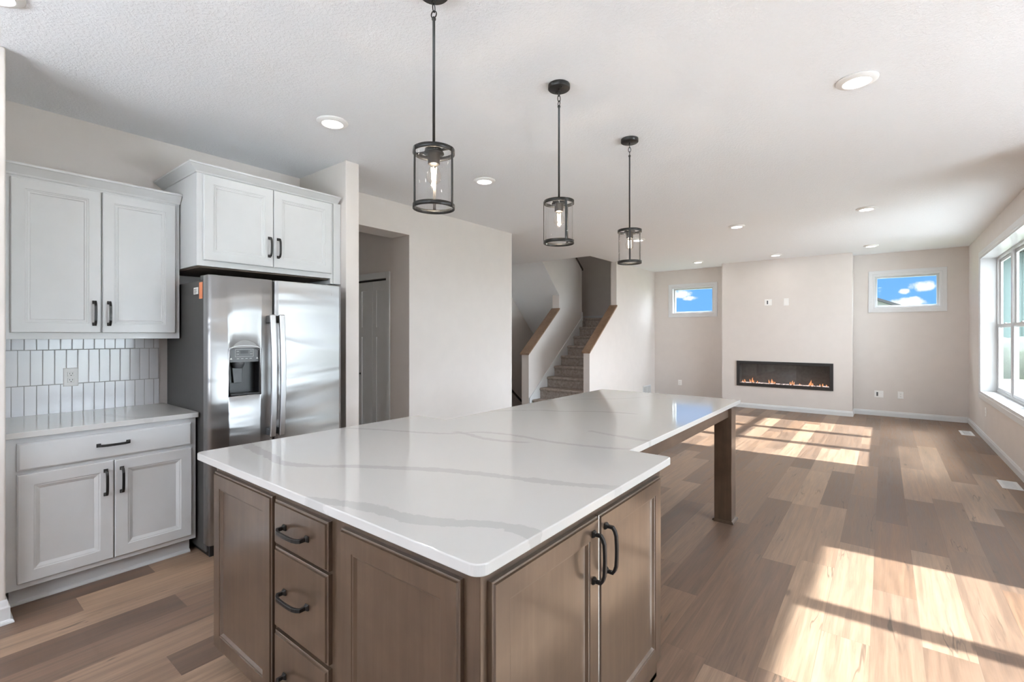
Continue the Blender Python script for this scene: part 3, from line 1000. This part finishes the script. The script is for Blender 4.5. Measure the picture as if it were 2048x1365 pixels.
# --- refrigerator
fr = thing('refrigerator', (-3.7, 1.60, 0), 'stainless side by side refrigerator with ice and water dispenser', 'refrigerator')
MB().box(-4.06, 1.165, 0.03, -3.352, 2.045, 1.745).build('body', 'fridge_grey', fr, bevel=0.006, seg=2)
MB().box(-3.98, 1.18, 0.0, -3.335, 2.03, 0.092).build('base_grille', 'black_plastic', fr, bevel=0.004)
for hy in (1.19, 2.02):
    MB().box(-3.43, hy - .03, 1.745, -3.30, hy + .03, 1.775).build('hinge_cover', 'fridge_grey', fr, bevel=0.006, seg=2)


def fridge_door(y0, y1):
    """plan outline: flat back, softly bulged front with rounded outer edges"""
    pts = [(-3.345, y0), (-3.345, y1)]
    xf, r = -3.262, .022
    front = []
    n = 20
    for k in range(n + 1):
        t = k / n
        y = y1 - (y1 - y0) * t
        e = min(y - y0, y1 - y)
        x = xf + .016 * (1 - (2 * t - 1) ** 2)
        front.append((x, y, e))
    out = [Vector((-3.345, y0, 0)), Vector((-3.345, y1, 0))]
    for x, y, e in front:
        if e < r:
            if e < 1e-6:
                for a in (0, 30, 60, 90):
                    aa = math.radians(a)
                    if y == y1:
                        out.append(Vector((xf - r + r * math.sin(aa), y1 - r + r * math.cos(aa), 0)))
                    else:
                        out.append(Vector((xf - r + r * math.cos(aa), y0 + r - r * math.sin(aa), 0)))
            continue
        out.append(Vector((x, y, 0)))
    return out


def door_mesh(y0, y1, z0, z1):
    pl = fridge_door(y0, y1)
    return MB().loops([[Vector((p.x, p.y, z)) for p in pl] for z in (z0, z1)])


dl = door_mesh(1.150, 1.545, 0.095, 1.768).build('freezer_door', 'stainless', fr, bevel=0.004, seg=2)
drr = door_mesh(1.553, 2.060, 0.095, 1.768).build('fridge_door', 'stainless', fr, bevel=0.004, seg=2)
# dispenser opening cut out of the freezer door
cut = MB()
DY0, DY1, DZ0, DZ1 = 1.262, 1.452, 1.008, 1.322
cut.loops([[Vector((x, a, b)) for a, b in ((DY0, DZ0), (DY1, DZ0), (DY1, DZ1 - .02), (DY1 - .02, DZ1 - .004), ((DY0 + DY1) / 2, DZ1 + .004), (DY0 + .02, DZ1 - .004), (DY0, DZ1 - .02))]
           for x in (-3.333, -3.20)])
co = cut.build('cutter', 'stainless')
bo = dl.modifiers.new('cut', 'BOOLEAN')
bo.object = co
bo.operation = 'DIFFERENCE'
bo.solver = 'EXACT'
dl.modifiers.move(1, 0)
bpy.context.view_layer.update()
dg = bpy.context.evaluated_depsgraph_get()
newme = bpy.data.meshes.new_from_object(dl.evaluated_get(dg))
dl.modifiers.clear()
dl.data = newme
bpy.data.objects.remove(co)
for dobj in (dl, drr):
    dobj.data.polygons.foreach_set('use_smooth', [True] * len(dobj.data.polygons))
    dobj.data.set_sharp_from_angle(angle=math.radians(35))

def fridge_handle(parent, y, lean):
    mb = MB()
    path = []
    for k in range(13):
        t = k / 12
        z = 0.722 + (1.532 - 0.722) * t
        path.append((-3.196 + .016 * (1 - (2 * t - 1) ** 2), y + lean * (1 - (2 * t - 1) ** 2), z))
    mb.strip(path, Y, .036, .022)
    h = mb.build('handle', 'brushed_steel', parent, bevel=0.006, seg=3)
    for z in (.728, 1.478):
        MB().box(-3.26, y - .014, z, -3.198, y + .014, z + .048).build('handle_foot', 'grey_plastic', h, bevel=0.003)
fridge_handle(dl, 1.507, 0.003)
fridge_handle(drr, 1.567, 0.003)

ds = MB()
ys = [(DY0 + (DY1 - DY0) * k / 10) for k in range(11)]
arch = lambda y: DZ1 + .006 - .020 * abs(2 * (y - DY0) / (DY1 - DY0) - 1) ** 3
rim = [Vector((-3.252, DY0, DZ0)), Vector((-3.250, DY1, DZ0))] + [Vector((-3.250, y, arch(y))) for y in reversed(ys)]
ds.tube(rim, .007, 8, closed=True)
dsp = ds.build('dispenser', 'brushed_steel', fr)
MB().prism([Vector((-3.268, y, arch(y))) for y in ys] + [Vector((-3.268, DY1, 1.222)), Vector((-3.268, DY0, 1.222))], (.006, 0, 0)).build('control_panel', 'grey_plastic', dsp)
hood = [Vector((-3.262, DY0 + .012 + (DY1 - DY0 - .024) * k / 14, DZ1 - .010 + .052 * math.sin(math.pi * k / 14) ** .7)) for k in range(15)]
MB().prism(hood, (.018, 0, 0)).build('hood', 'hood_grey', dsp, bevel=0.003, seg=2)
mb = MB().box(-3.3325, DY0 + .001, DZ0 + .001, -3.330, DY1 - .001, 1.222)
mb.box(-3.332, DY0 + .0005, DZ0, -3.266, DY0 + .003, 1.222).box(-3.332, DY1 - .003, DZ0, -3.266, DY1 - .0005, 1.222)
mb.box(-3.332, DY0 + .001, DZ0 + .0005, -3.262, DY1 - .001, DZ0 + .006)
mb.build('cavity_liner', 'black_plastic', dsp)
mb = MB().prism([Vector((-3.264, y, arch(y) - .004)) for y in ys] + [Vector((-3.264, y, arch(y) - .016)) for y in reversed(ys)], (.012, 0, 0))
mb.build('top_lip', 'black_plastic', dsp)
MB().lathe([(.0, 1.222), (.038, 1.222), (.036, 1.205), (.026, 1.185), (.024, 1.182), (0, 1.182)], (-3.298, 1.335, 0), 24).build('chute', 'grey_plastic', dsp)
MB().prism([(-3.325, 1.305, 1.185), (-3.325, 1.368, 1.185), (-3.318, 1.362, 1.085), (-3.318, 1.312, 1.085)], (.010, 0, 0)).build('paddle', 'grey_plastic', dsp, bevel=0.002)
mb = MB().box(-3.330, DY0 + .006, DZ0 + .004, -3.240, DY1 - .006, DZ0 + .014)
mb.build('drip_tray', 'black_plastic', dsp, bevel=0.003)
mb = MB().box(-3.2618, 1.333, 1.277, -3.2612, 1.382, 1.296)
mb.build('display', 'black_plastic', dsp)
mb = MB()
fr_ = MB().frame((-3.2618, 1.302, 1.256), Y, X, .112, .048, .0012, .0006, 0.0)
mb.v, mb.f, mb.sm = fr_.v, fr_.f, fr_.sm
for k in range(4):
    mb.box(-3.2618, 1.312 + k * .026, 1.243, -3.2612, 1.326 + k * .026, 1.2455)
for yy in (1.278, 1.437):
    mb.prism([(-3.2618, yy - .008, 1.240), (-3.2618, yy + .008, 1.240), (-3.2618, yy, 1.252)], (.0006, 0, 0))
for yy in (1.314, 1.322, 1.396, 1.404):
    for zz in (1.272, 1.290):
        mb.box(-3.2618, yy - .002, zz, -3.2612, yy + .002, zz + .003)
mb.build('panel_markings', 'sticker_white', dsp)
# round maker's badge: ring and a looped monogram
bc = Vector((-3.2535, 1.952, 1.698))
mb = MB()
def circ(cy, cz, ry, rz, a0=0, a1=360, n=22):
    return [bc + Vector((0, cy + ry * math.cos(math.radians(a0 + (a1 - a0) * k / n)), cz + rz * math.sin(math.radians(a0 + (a1 - a0) * k / n)))) for k in range(n + 1)]
mb.tube(circ(0, 0, .0165, .0165)[:-1], .0013, 6, closed=True)
mb.tube(circ(-.004, .001, .006, .008, 40, 330), .0011, 6)
mb.tube(circ(.005, .0035, .0045, .0045, 70, 290), .0011, 6)
mb.tube(circ(.005, -.0045, .0055, .0045, 90, 300), .0011, 6)
mb.build('badge', 'grey_plastic', drr)
MB().box(-3.452, 1.1636, 1.628, -3.398, 1.165, 1.733).build('warning_sticker', 'sticker_orange', fr)
st = MB().box(-3.545, 1.1636, 1.660, -3.470, 1.165, 1.704).build('data_label', 'sticker_white', fr)
mb = MB()
for k in range(4):
    mb.box(-3.538, 1.1632, 1.667 + k * .008, -3.500 + (k % 2) * .006, 1.1637, 1.670 + k * .008)
mb.build('print_lines', 'grout_dark', st)

# ------------------------------------------------------------------ island
IZ = 0.854
isl = thing('kitchen_island', (-1.5, 1.4, 0), 'long dark stained kitchen island with doors, drawers and seating legs', 'island')
mb = MB().box(-2.235, .820, .093, -.735, 1.935, IZ - .001)
mb.build('carcass', 'island_wood', isl, bevel=0.0015)
mb = MB().box(-2.185, .895, 0, -.735, 1.90, .093)
mb.build('toe_kick', 'island_wood', isl)
mb = MB().moulding([(-2.185, 1.90), (-2.185, .895), (-.735, .895), (-.735, 1.90)][::-1][::-1], [(0, 0), (-.014, 0), (-.014, .006), (-.009, .015), (0, .019)])
mb.build('shoe_moulding', 'island_wood_apron', isl)
D1 = MB().panel((-2.219, .820, .094), X, NY, .505, .729, ISL_DOOR(.02)).build('door', 'island_wood', isl)
for z0, z1, hz in ((.666, .820, .742), (.376, .656, .522), (.094, .362, .236)):
    q = MB().panel((-1.690, .820, z0), X, NY, .340, z1 - z0, ISL_SLAB(.02)).build('drawer', 'island_wood', isl)
    handle(q, (-1.535, .800, hz), X, NY, L=.166, out=.036)
D2 = MB().panel((-1.280, .820, .094), X, NY, .494, .727, ISL_DOOR(.02)).build('door', 'island_wood', isl)
for a, b, hy in ((.846, 1.366, 1.326), (1.372, 1.900, 1.408)):
    q = MB().panel((-.735, a, .085), Y, X, b - a, .735, ISL_DOOR(.02)).build('door', 'island_wood', isl)
    handle(q, (-.715, hy, .704), (0, 0, 1), X, L=.166, out=.036)
# seating wing: rails and square legs
for nm, b in (('rail', (-.933, 1.935, .785, -.910, 3.765, IZ - .001)), ('rail', (-2.02, 1.935, .785, -1.997, 3.765, IZ - .001)),
              ('rail', (-1.92, 3.81, .785, -1.0, 3.833, IZ - .001))):
    MB().box(*b).build(nm, 'island_wood_apron', isl, bevel=0.0015)
for lx in (-1.010, -2.02):
    lg = MB().box(lx, 3.760, 0, lx + .123, 3.883, IZ - .001).build('leg', 'island_wood', isl, bevel=0.003, seg=2)
    MB().moulding([(lx, 3.760), (lx + .123, 3.760), (lx + .123, 3.883), (lx, 3.883), (lx, 3.760)], [(0, 0), (.014, 0), (.014, .006), (.009, .015), (0, .019)]) \
        .build('shoe_moulding', 'island_wood_apron', lg)
it = MB().prism(rounded_poly([(-2.375, .785, .03), (-.705, .785, .035), (-.705, 1.992, .02), (-.893, 1.992, 0), (-.893, 4.068, .008), (-2.098, 4.068, .008),
                              (-2.098, 2.02, 0), (-2.352, 2.02, .03)], IZ), (0, 0, .030)).build('island_countertop', 'quartz', bevel=0.0035, seg=3)
tag(it, 'long stepped white quartz worktop with grey veins on the dark island', 'countertop')


# ------------------------------------------------------------------ pendants
def make_pendant():
    """built around its own axis, origin at the ceiling"""
    r = thing('pendant_lamp', (0, 0, 0), '', 'pendant lamp', 'black cage pendant lamps over the island')
    g = -CEIL
    zt, zb, R0 = 2.146 + g, 1.906 + g, .084
    MB().lathe([(0, 0), (.060, 0), (.061, -.006), (.061, -.022), (.058, -.025), (0, -.025)], seg=36).build('canopy', 'matte_black', r)
    for sx in (-.034, .034):
        MB().lathe([(0, -.030), (.004, -.030), (.005, -.025), (0, -.0245)], (sx, 0, 0), 12).build('screw', 'fire_black', r)
    # loop below the canopy and two oval links
    def link(cz, hh, rr, plane):
        pts = []
        for k in range(20):
            a = 2 * math.pi * k / 20
            u, v = rr * math.cos(a), hh * math.sin(a)
            pts.append((u, 0, cz + v) if plane == 'x' else (0, u, cz + v))
        return pts
    MB().tube([(0, 0, -.025), (0, 0, -.040)], .006, 10).tube(link(-.051, .012, .009, 'x'), .0022, 8, True).build('canopy_loop', 'matte_black', r)
    MB().tube(link(-.076, .018, .0085, 'y'), .0022, 8, True).build('chain_link', 'matte_black', r)
    MB().tube(link(-.103, .014, .012, 'x'), .0024, 8, True).build('chain_link', 'matte_black', r)
    MB().lathe([(0, -.114), (.006, -.114), (.0085, -.118), (.0085, -.124), (.0055, -.128), (.0055, zt + .004), (0, zt + .004)], seg=14).build('rod', 'matte_black', r)
    MB().lathe([(0, zt + .010), (.012, zt + .010), (.016, zt + .003), (.036, zt + .001), (.036, zt - .010), (0, zt - .010)], seg=30).build('hub', 'matte_black', r)
    MB().box(-R0, -.007, zt - .008, R0, .007, zt - .003).build('crossbar', 'matte_black', r)
    for z0, z1 in ((zt - .018, zt), (zb, zb + .018)):
        MB().lathe([(R0 - .004, z0), (R0, z0), (R0, z1), (R0 - .004, z1), (R0 - .004, z0)], seg=56).build('ring', 'matte_black', r)
    for k in range(3):
        a = math.radians(120 * k)
        c, s_ = math.cos(a), math.sin(a)
        P = lambda rad, tan, z: (rad * c - tan * s_, rad * s_ + tan * c, z)
        m = MB()
        m.loops([[P(R0 - .001, -.006, z), P(R0 + .002, -.006, z), P(R0 + .002, .006, z), P(R0 - .001, .006, z)] for z in (zb + .001, zt - .001)])
        m.build('strap', 'matte_black', r)
    MB().lathe([(.0765, zb + .004), (.0765, zt - .006)], seg=56).build('glass_shade', 'shade_glass', r)
    MB().lathe([(0, zt - .010), (.040, zt - .012), (.041, zt - .017), (.025, zt - .019), (.024, zt - .058), (.021, zt - .060), (0, zt - .060)], seg=30).build('socket', 'matte_black', r)
    bz = zt - .060
    bl = MB().lathe([(.013, bz), (.014, bz - .010), (.022, bz - .022), (.0295, bz - .040), (.030, bz - .050), (.026, bz - .066), (.014, bz - .077), (0, bz - .080)], seg=28).build('bulb', 'bulb_glass', r)
    m = MB()
    for q in range(4):
        a = math.pi / 2 * q + .4
        m.tube([(.010 * math.cos(a), .010 * math.sin(a), bz - .012), (.007 * math.cos(a), .007 * math.sin(a), bz - .052)], .0020, 6)
    m.build('filament', 'filament', bl)
    return r


pend = make_pendant()
PEND = [(-1.432, 1.318, 'largest looking of the black cage pendant lamps, nearest the white cabinets'),
        (-1.432, 2.256, 'black cage pendant lamp, middle one of the row of three over the island'),
        (-1.432, 3.192, 'black cage pendant lamp at the far end of the row, in front of the stair')]
for i, (px, py, lab) in enumerate(PEND):
    o = pend if i == 0 else copy_tree(pend)
    o.location = (px, py, CEIL)
    view = math.atan2(-py, -px)                      # from lamp towards the room's south side
    o.rotation_euler = (0, 0, view + math.radians((58, 27, 1)[i]))
    o['label'] = lab
    pl = bpy.data.lights.new('bulb_light', 'POINT')
    pl.energy = 2.0
    pl.color = (1.0, .85, .68)
    pl.shadow_soft_size = .011
    lo = bpy.data.objects.new('bulb_light', pl)
    COL.objects.link(lo)
    lo.location = (px, py, 2.052)


# ------------------------------------------------------------------ recessed lights
def make_can():
    r = thing('recessed_light', (0, 0, 0), '', 'ceiling light', 'round white recessed lights in the ceiling')
    MB().lathe([(.098, .0), (.098, -.006), (.094, -.009), (.070, -.018), (.066, -.018), (.064, -.012), (.098, .0)], seg=48).build('trim_ring', 'can_white', r)
    MB().lathe([(0, -.0165), (.05, -.0160), (.0655, -.0135)], seg=40).build('lens', 'can_lens', r)
    return r


can = make_can()
CANS = [(-2.85, 1.732, 'round white recessed light in the ceiling over the refrigerator side'),
        (-2.85, 3.237, 'round white recessed light in the ceiling left of the middle pendant lamp'),
        (-0.118, 3.217, 'large looking round recessed light alone in the ceiling right of the pendants'),
        (-2.85, 6.65, 'round white recessed light seen behind the glass of the farthest pendant lamp'),
        (-1.496, 6.60, 'round white recessed light in the middle of the living room ceiling'),
        (-0.156, 6.557, 'round white recessed light at mid room, on the side of the big window'),
        (-0.165, 9.35, 'round white recessed light close to the right small window'),
        (-1.50, 9.40, 'round white recessed light straight above the fireplace'),
        (-2.82, 9.40, 'round white recessed light close to the left small window'),
        (-0.12, 1.73, 'round white recessed light above the camera side of the island'),
        (-2.85, 0.22, 'round white recessed light in front of the white cabinets'),
        (-0.12, 0.22, 'round white recessed light over the camera'),
        (-1.49, -1.2, 'round white recessed light behind the camera'),
        (2.2, 3.2, 'round white recessed light in the dining side'),
        (-5.1, 6.2, 'unseen round white recessed light added in the foyer'),  # out of view, added to light the foyer
        (-4.9, 9.0, 'unseen round white recessed light added high over the stair landing')]  # unseen lamp added upstairs to lift the dark stair well
for i, (px, py, lab) in enumerate(CANS):
    o = can if i == 0 else copy_tree(can)
    cz = 5.2 if py == 9.0 else CEIL
    o.location = (px, py, cz)
    o['label'] = lab
    al = bpy.data.lights.new('can_beam', 'AREA')
    al.shape = 'DISK'
    al.size = .12
    al.energy = CAN_W * (1.4 if py == 9.0 else 1.0)
    al.color = (1.0, .985, .965)
    ao = bpy.data.objects.new('can_beam', al)
    COL.objects.link(ao)
    ao.location = (px, py, cz - .020)

# ------------------------------------------------------------------ fireplace
fp = thing('electric_fireplace', (-1.474, CY, .418), 'wide black framed electric fireplace set into the chimney breast', 'fireplace')
fx0, fx1, fz0, fz1 = -2.250, -.697, .418, .893
mb = MB().frame((fx0, CY, fz0), X, NY, fx1 - fx0, fz1 - fz0, .052, .022, 0.0)
mb.build('surround', 'fire_black', fp, bevel=0.002)
mb = MB().box(FP[0] + .002, CY + .002, .845, FP[1] - .002, CY + .03, .863)
mb.build('heat_slot', 'black_plastic', fp)
mb = MB().box(FP[0] + .003, CY + .215, FP[2] + .003, FP[1] - .003, CY + .23, FP[3] - .003)
mb.box(FP[0] + .003, CY + .02, FP[2] + .003, FP[0] + .012, CY + .215, FP[3] - .003).box(FP[1] - .012, CY + .02, FP[2] + .003, FP[1] - .003, CY + .215, FP[3] - .003)
mb.box(FP[0] + .012, CY + .02, FP[3] - .012, FP[1] - .012, CY + .215, FP[3] - .003)
mb.box(FP[0] + .012, CY + .02, FP[2] + .003, FP[1] - .012, CY + .215, FP[2] + .022)
mb.build('firebox', 'firebox_grey', fp)
MB().box(FP[0] + .002, CY + .006, FP[2] + .002, FP[1] - .002, CY + .012, .846).build('glass_front', 'fire_glass', fp)
em = MB()
for k in range(230):
    c = Vector((R.uniform(FP[0] + .03, FP[1] - .03), CY + R.uniform(.03, .10), FP[2] + .026 + R.uniform(0, .008)))
    rr = R.uniform(.005, .010)
    ax = [Vector((R.uniform(-1, 1), R.uniform(-1, 1), R.uniform(-1, 1))).normalized() * rr for _ in range(3)]
    em.add([c + Vector((rr, 0, 0)), c + Vector((-rr, 0, 0)), c + Vector((0, rr, 0)), c + Vector((0, -rr, 0)), c + Vector((0, 0, rr * 1.2)), c + Vector((0, 0, -rr))],
           [(0, 2, 4), (2, 1, 4), (1, 3, 4), (3, 0, 4), (2, 0, 5), (1, 2, 5), (3, 1, 5), (0, 3, 5)])
eb = em.build('crystal_bed', 'ember_pink', fp)
eb['kind'] = 'stuff'
flx = [-2.155, -2.12, -2.03, -1.995, -1.97, -1.90, -1.70, -1.665, -1.64, -1.61, -1.36, -1.33, -1.30, -1.21, -1.06, -1.035, -1.01, -.90, -.86, -.80]
flh = [1.35 * q for q in [.03, .045, .05, .075, .04, .03, .055, .07, .045, .03, .04, .06, .045, .025, .05, .08, .04, .03, .04, .025]]
for fxp, fh in zip(flx, flh):
    m = MB()
    cy = CY + R.uniform(.05, .09)
    prof = [(0.001, 0), (.009, .12), (.011, .3), (.007, .6), (.003, .85), (0.0004, 1.0)]
    lean = R.uniform(-.014, .014)
    ls = []
    for rr, tz in prof:
        ls.append([Vector((fxp + lean * tz * tz + rr * math.cos(a), cy + .5 * rr * math.sin(a), FP[2] + .03 + fh * tz)) for a in (2 * math.pi * k / 10 for k in range(10))])
    m.loops(ls, True, True, True, True)
    m.build('flame', 'flame_orange', fp)

# ------------------------------------------------------------------ stair
NS, RISE, RUN, Y0 = 9, .195, .247, 7.15
sx0, sx1 = -5.148, -4.172
stt = thing('staircase', (-4.66, 7.2, 0), 'carpeted flight of steps rising between two sloping knee walls', 'stairs')
for k in range(NS):
    zt = RISE * (k + 1)
    ya = Y0 + RUN * k
    yb = ya + RUN + .03 if k < NS - 1 else 9.999
    prof = [(yb, zt - RISE - .02 if k else 0), (ya + .025, zt - RISE - .02 if k else 0), (ya + .022, zt - .055), (ya + .004, zt - .040), (ya, zt - .020), (ya + .008, zt - .005), (ya + .025, zt), (yb, zt)]
    m = MB()
    m.prism([(sx0 + (.015 if k < NS else 0), y, z) for y, z in prof], (sx1 - sx0 - .015, 0, 0))
    if k == NS - 1:
        m.box(OX + .002, 9.04, zt - .2, sx0 + .02, 9.999, zt)
    m.build('step', 'carpet', stt, bevel=0.010, seg=2)
sk = MB()
line = lambda y: RISE + (y - Y0) * RISE / RUN
ya, yb = 7.095, 9.02
sk.prism([(sx0 - .001, ya, 0.0), (sx0 - .001, ya, line(ya) + .075), (sx0 - .001, yb, line(yb) + .10), (sx0 - .001, yb, line(yb) - .2), (sx0 - .001, ya + .3, 0.0)], (.017, 0, 0))
sk.box(sx0, 7.085, 0, sx0 + .020, 7.105, line(7.095) + .08)
sk.box(sx0, 9.012, RISE * 9 - .06, sx0 + .020, 9.034, RISE * 9 + .125)
sk.build('skirt_board', 'trim_white', stt)
sb = MB().box(OX + .002, 9.984, RISE * 9, sx1, 9.999, RISE * 9 + .085).build('landing_baseboard', 'trim_white', stt)


def cap(name, x0, x1, ya, za, yb, zb, label, mat='cap_oak', t=.032, cat='rail cap', group=None):
    m = MB()
    m.prism([(x0, ya, za), (x0, ya, za + t), (x0, yb, zb + t), (x0, yb, zb)], (x1 - x0, 0, 0))
    o = m.build(name, mat, bevel=0.003, seg=2)
    return tag(o, label, cat, group)


sl = (1.935 - 1.085) / (8.43 - 7.37)
cap('knee_wall_cap', -4.192, -4.028, 7.345, 1.087 - sl * .025, 8.428, 1.9355, 'sloping oak board on the knee wall right of the carpeted steps', group='oak caps on the stair knee walls')
sl = (1.90 - 1.04) / (8.12 - 7.08)
cap('knee_wall_cap', -5.332, -5.128, 7.055, 1.042 - sl * .025, 8.118, 1.9005, 'sloping oak board on the knee wall left of the carpeted steps', group='oak caps on the stair knee walls')
sl = (4.02 - 2.80) / (7.516 - 9.03)
cap('upper_rail_cap', -5.332, -5.128, 7.53, 4.02 + sl * .014 + .002, 9.055, 2.80 + sl * .025 + .002, 'dark wood rail end high in the stair well under the ceiling', 'dark_rail', .04)
hr = MB().tube([(OX + .07, 7.15, .98 - .10), (OX + .07, 9.2, -.72)], .022, 12)
for yy in (7.5, 8.6):
    zz = .88 - (yy - 7.15) * .78
    hr.tube([(OX, yy, zz - .06), (OX + .07, yy, zz - .03), (OX + .07, yy, zz)], .007, 8)
tag(hr.build('handrail', 'dark_rail'), 'dark handrail sloping down the wall of the basement stair', 'handrail')
# ------------------------------------------------------------------ plates, registers, grille
receptacle('wall_plate', (-1.707, CY, 1.998), X, NY, 'white two part wall plate with a cable port above the fireplace', .120, .117, 'port', 'wall plates', 'wall plate')
receptacle('wall_plate', (-1.413, CY, 1.996), X, NY, 'narrow white wall plate, the slimmer of two above the fireplace', .080, .130, 'rocker', 'wall plates', 'wall plate')
receptacle('wall_plate', (-0.074, FY, .372), X, NY, 'wide white wall plate with a cable port and sockets low on the right recess', .122, .117, 'double', 'wall plates', 'wall plate')
receptacle('wall_outlet', (0.216, FY, .374), X, NY, 'narrow white outlet low on the far wall near the right corner', .078, .118, 'duplex')
receptacle('wall_outlet', (-3.487, FY, .357), X, NY, 'white outlet low on the far wall left of the fireplace', .078, .117, 'duplex')
receptacle('wall_outlet', (RX, 8.749, .380), Y, NX, 'white outlet seen edge on below the big window', .073, .117, 'duplex')


def register(y0, y1, label):
    x0, x1 = .848, .985
    r = thing('floor_register', ((x0 + x1) / 2, (y0 + y1) / 2, 0), label, 'floor vent', 'white floor registers by the right wall')
    ls = []
    for i, z in ((0, .0005), (0, .003), (.006, .006), (.028, .006), (.030, .003)):
        ls.append([(x0 + i, y0 + i, z), (x1 - i, y0 + i, z), (x1 - i, y1 - i, z), (x0 + i, y1 - i, z)])
    MB().loops([[Vector(p) for p in l] for l in ls], True, False).build('frame', 'trim_white', r)
    MB().box(x0 + .028, y0 + .028, .001, x1 - .028, y1 - .028, .003).build('duct', 'register_grey', r)
    n = 14
    for k in range(n):
        yy = y0 + .034 + (y1 - y0 - .068) * k / (n - 1)
        MB().box(x0 + .028, yy - .003, .003, x1 - .028, yy + .003, .0055).build('louver', 'trim_white', r)
    return r


register(9.08, 9.46, 'white floor register near the far right corner of the room')
register(6.165, 6.475, 'white floor register at the right edge, below the big window')
gr = thing('return_grille', (LX, 9.91, .10), 'white return air grille low on the stair wall by the left corner', 'air vent')
gy0, gy1, gz0, gz1 = 9.70, 10.12, .10, .30
MB().frame((LX, gy0, gz0), Y, X, gy1 - gy0, gz1 - gz0, .022, .008, 0.0).frame((LX, (gy0 + gy1) / 2 - .012, gz0), Y, X, .024, gz1 - gz0, .012, .008, 0.0).build('frame', 'trim_white', gr)
MB().box(LX, gy0 + .02, gz0 + .02, LX + .002, gy1 - .02, gz1 - .02).build('duct', 'register_grey', gr)
for k in range(9):
    zz = gz0 + .03 + k * .0175
    MB().prism([(LX + .002, gy0 + .02, zz), (LX + .006, gy0 + .02, zz - .005), (LX + .007, gy0 + .02, zz - .004), (LX + .003, gy0 + .02, zz + .001)], (0, gy1 - gy0 - .04, 0)).build('louver', 'trim_white', gr)

# ------------------------------------------------------------------ outside
structure(MB().box(-40, 10.6, -.35, 60, 90, -.30).box(1.4, 5.2, -.35, 60, 10.6, -.30).box(3.7, -40, -.35, 60, 5.2, -.30).box(-40, -40, -.35, 3.7, -2.95, -.30)
          .build('lawn', 'lawn_green'), 'green lawn outside the windows', 'lawn')
structure(MB().box(1.30, 5.2, -.30, 14.0, 12.4, -.24).build('bounce_strip', 'bounce_dull'), 'added grey ground strip tempering the light bounced in at the big window', 'ground')  # added ground, its grey chosen to limit bounce onto the ceiling
structure(MB().box(3.46, -12.0, -.30, 16.0, 5.2, -.22).build('path', 'bounce_grey'), 'added grey patio slab bouncing light in at the sliding door', 'patio')  # unseen slab added as a reflector throwing daylight up to the ceiling
structure(MB().box(-6.2, -12.0, -.30, 3.46, -2.9, -.22).build('path', 'bounce_pale'), 'added pale slab bouncing light in from behind the camera side', 'patio')  # paler unseen reflector added to bounce light onto the kitchen ceiling
structure(MB().box(RX + .215, DY + .13, 2.90, RX + 1.2, FY + .6, 3.02).box(DX + .155, BY - .6, 2.90, DX + 1.2, DY + .12, 3.02)
          .box(KX, BY - 1.2, 2.90, DX + 1.2, BY - .155, 3.02).build('sky_shade_eave', 'trim_white'), 'added white eaves shading the windows from the high sky', 'roof')  # unseen eaves added to keep the bright zenith off floor and cabinets
nh = thing('neighbouring_house', (9, 44, -.3), 'pale teal house beyond the big right window', 'house')
MB().box(3.9, 40, -.3, 16, 50, 6.2).build('wall', 'siding_teal', nh)
m = MB()
for k in range(31):
    m.box(3.9 + k * .4, 39.96, -.3, 3.95 + k * .4, 40.0, 6.2)
m.build('batten_strips', 'siding_teal', nh)
MB().prism([(3.4, 39.4, 6.2), (16.5, 39.4, 6.2), (9.95, 39.4, 10.2)], (0, 11.2, 0)).build('roof', 'roof_dark', nh)
m = MB()
nA, nB = 26, 9
ls = []
for i in range(nB + 1):
    t = math.pi * i / nB
    ls.append([Vector((2.6 + 9.0 * k / nA, 27.0 - 1.0 * math.cos(t) + R.uniform(-.10, .10), -.3 + 1.55 * math.sin(t) + (R.uniform(-.12, .12) if 0 < i < nB else 0))) for k in range(nA + 1)])
m.loops(ls, False, False, False, True)
m.f.append(tuple(i * (nA + 1) for i in range(nB + 1))); m.sm.append(False)
m.f.append(tuple(i * (nA + 1) + nA for i in range(nB, -1, -1))); m.sm.append(False)
tag(m.build('hedge', 'hedge_green'), 'dark green hedge outside the big right window', 'hedge')
wh = thing('neighbouring_house', (-2.3, 30, -.3), 'white gabled house with a dark roof edge beyond the right small window', 'house')
hx, hz = -0.95, 3.17
m = MB().prism([(-4.0, 26, -.3), (1.4, 26, -.3), (1.4, 26, hz - (1.4 - hx) * .43), (hx, 26, hz), (-4.0, 26, hz - (hx + 4.0) * .43)], (0, 8, 0))
m.build('wall', 'siding_white', wh)
m = MB()
for sg, xe in ((1, 1.75), (-1, -4.35)):
    ze = hz - abs(xe - hx) * .43
    m.prism([(hx, 25.7, hz), (xe, 25.7, ze), (xe, 25.7, ze + .12), (hx, 25.7, hz + .12)], (0, 8.6, 0))
m.build('roof', 'roof_dark', wh)
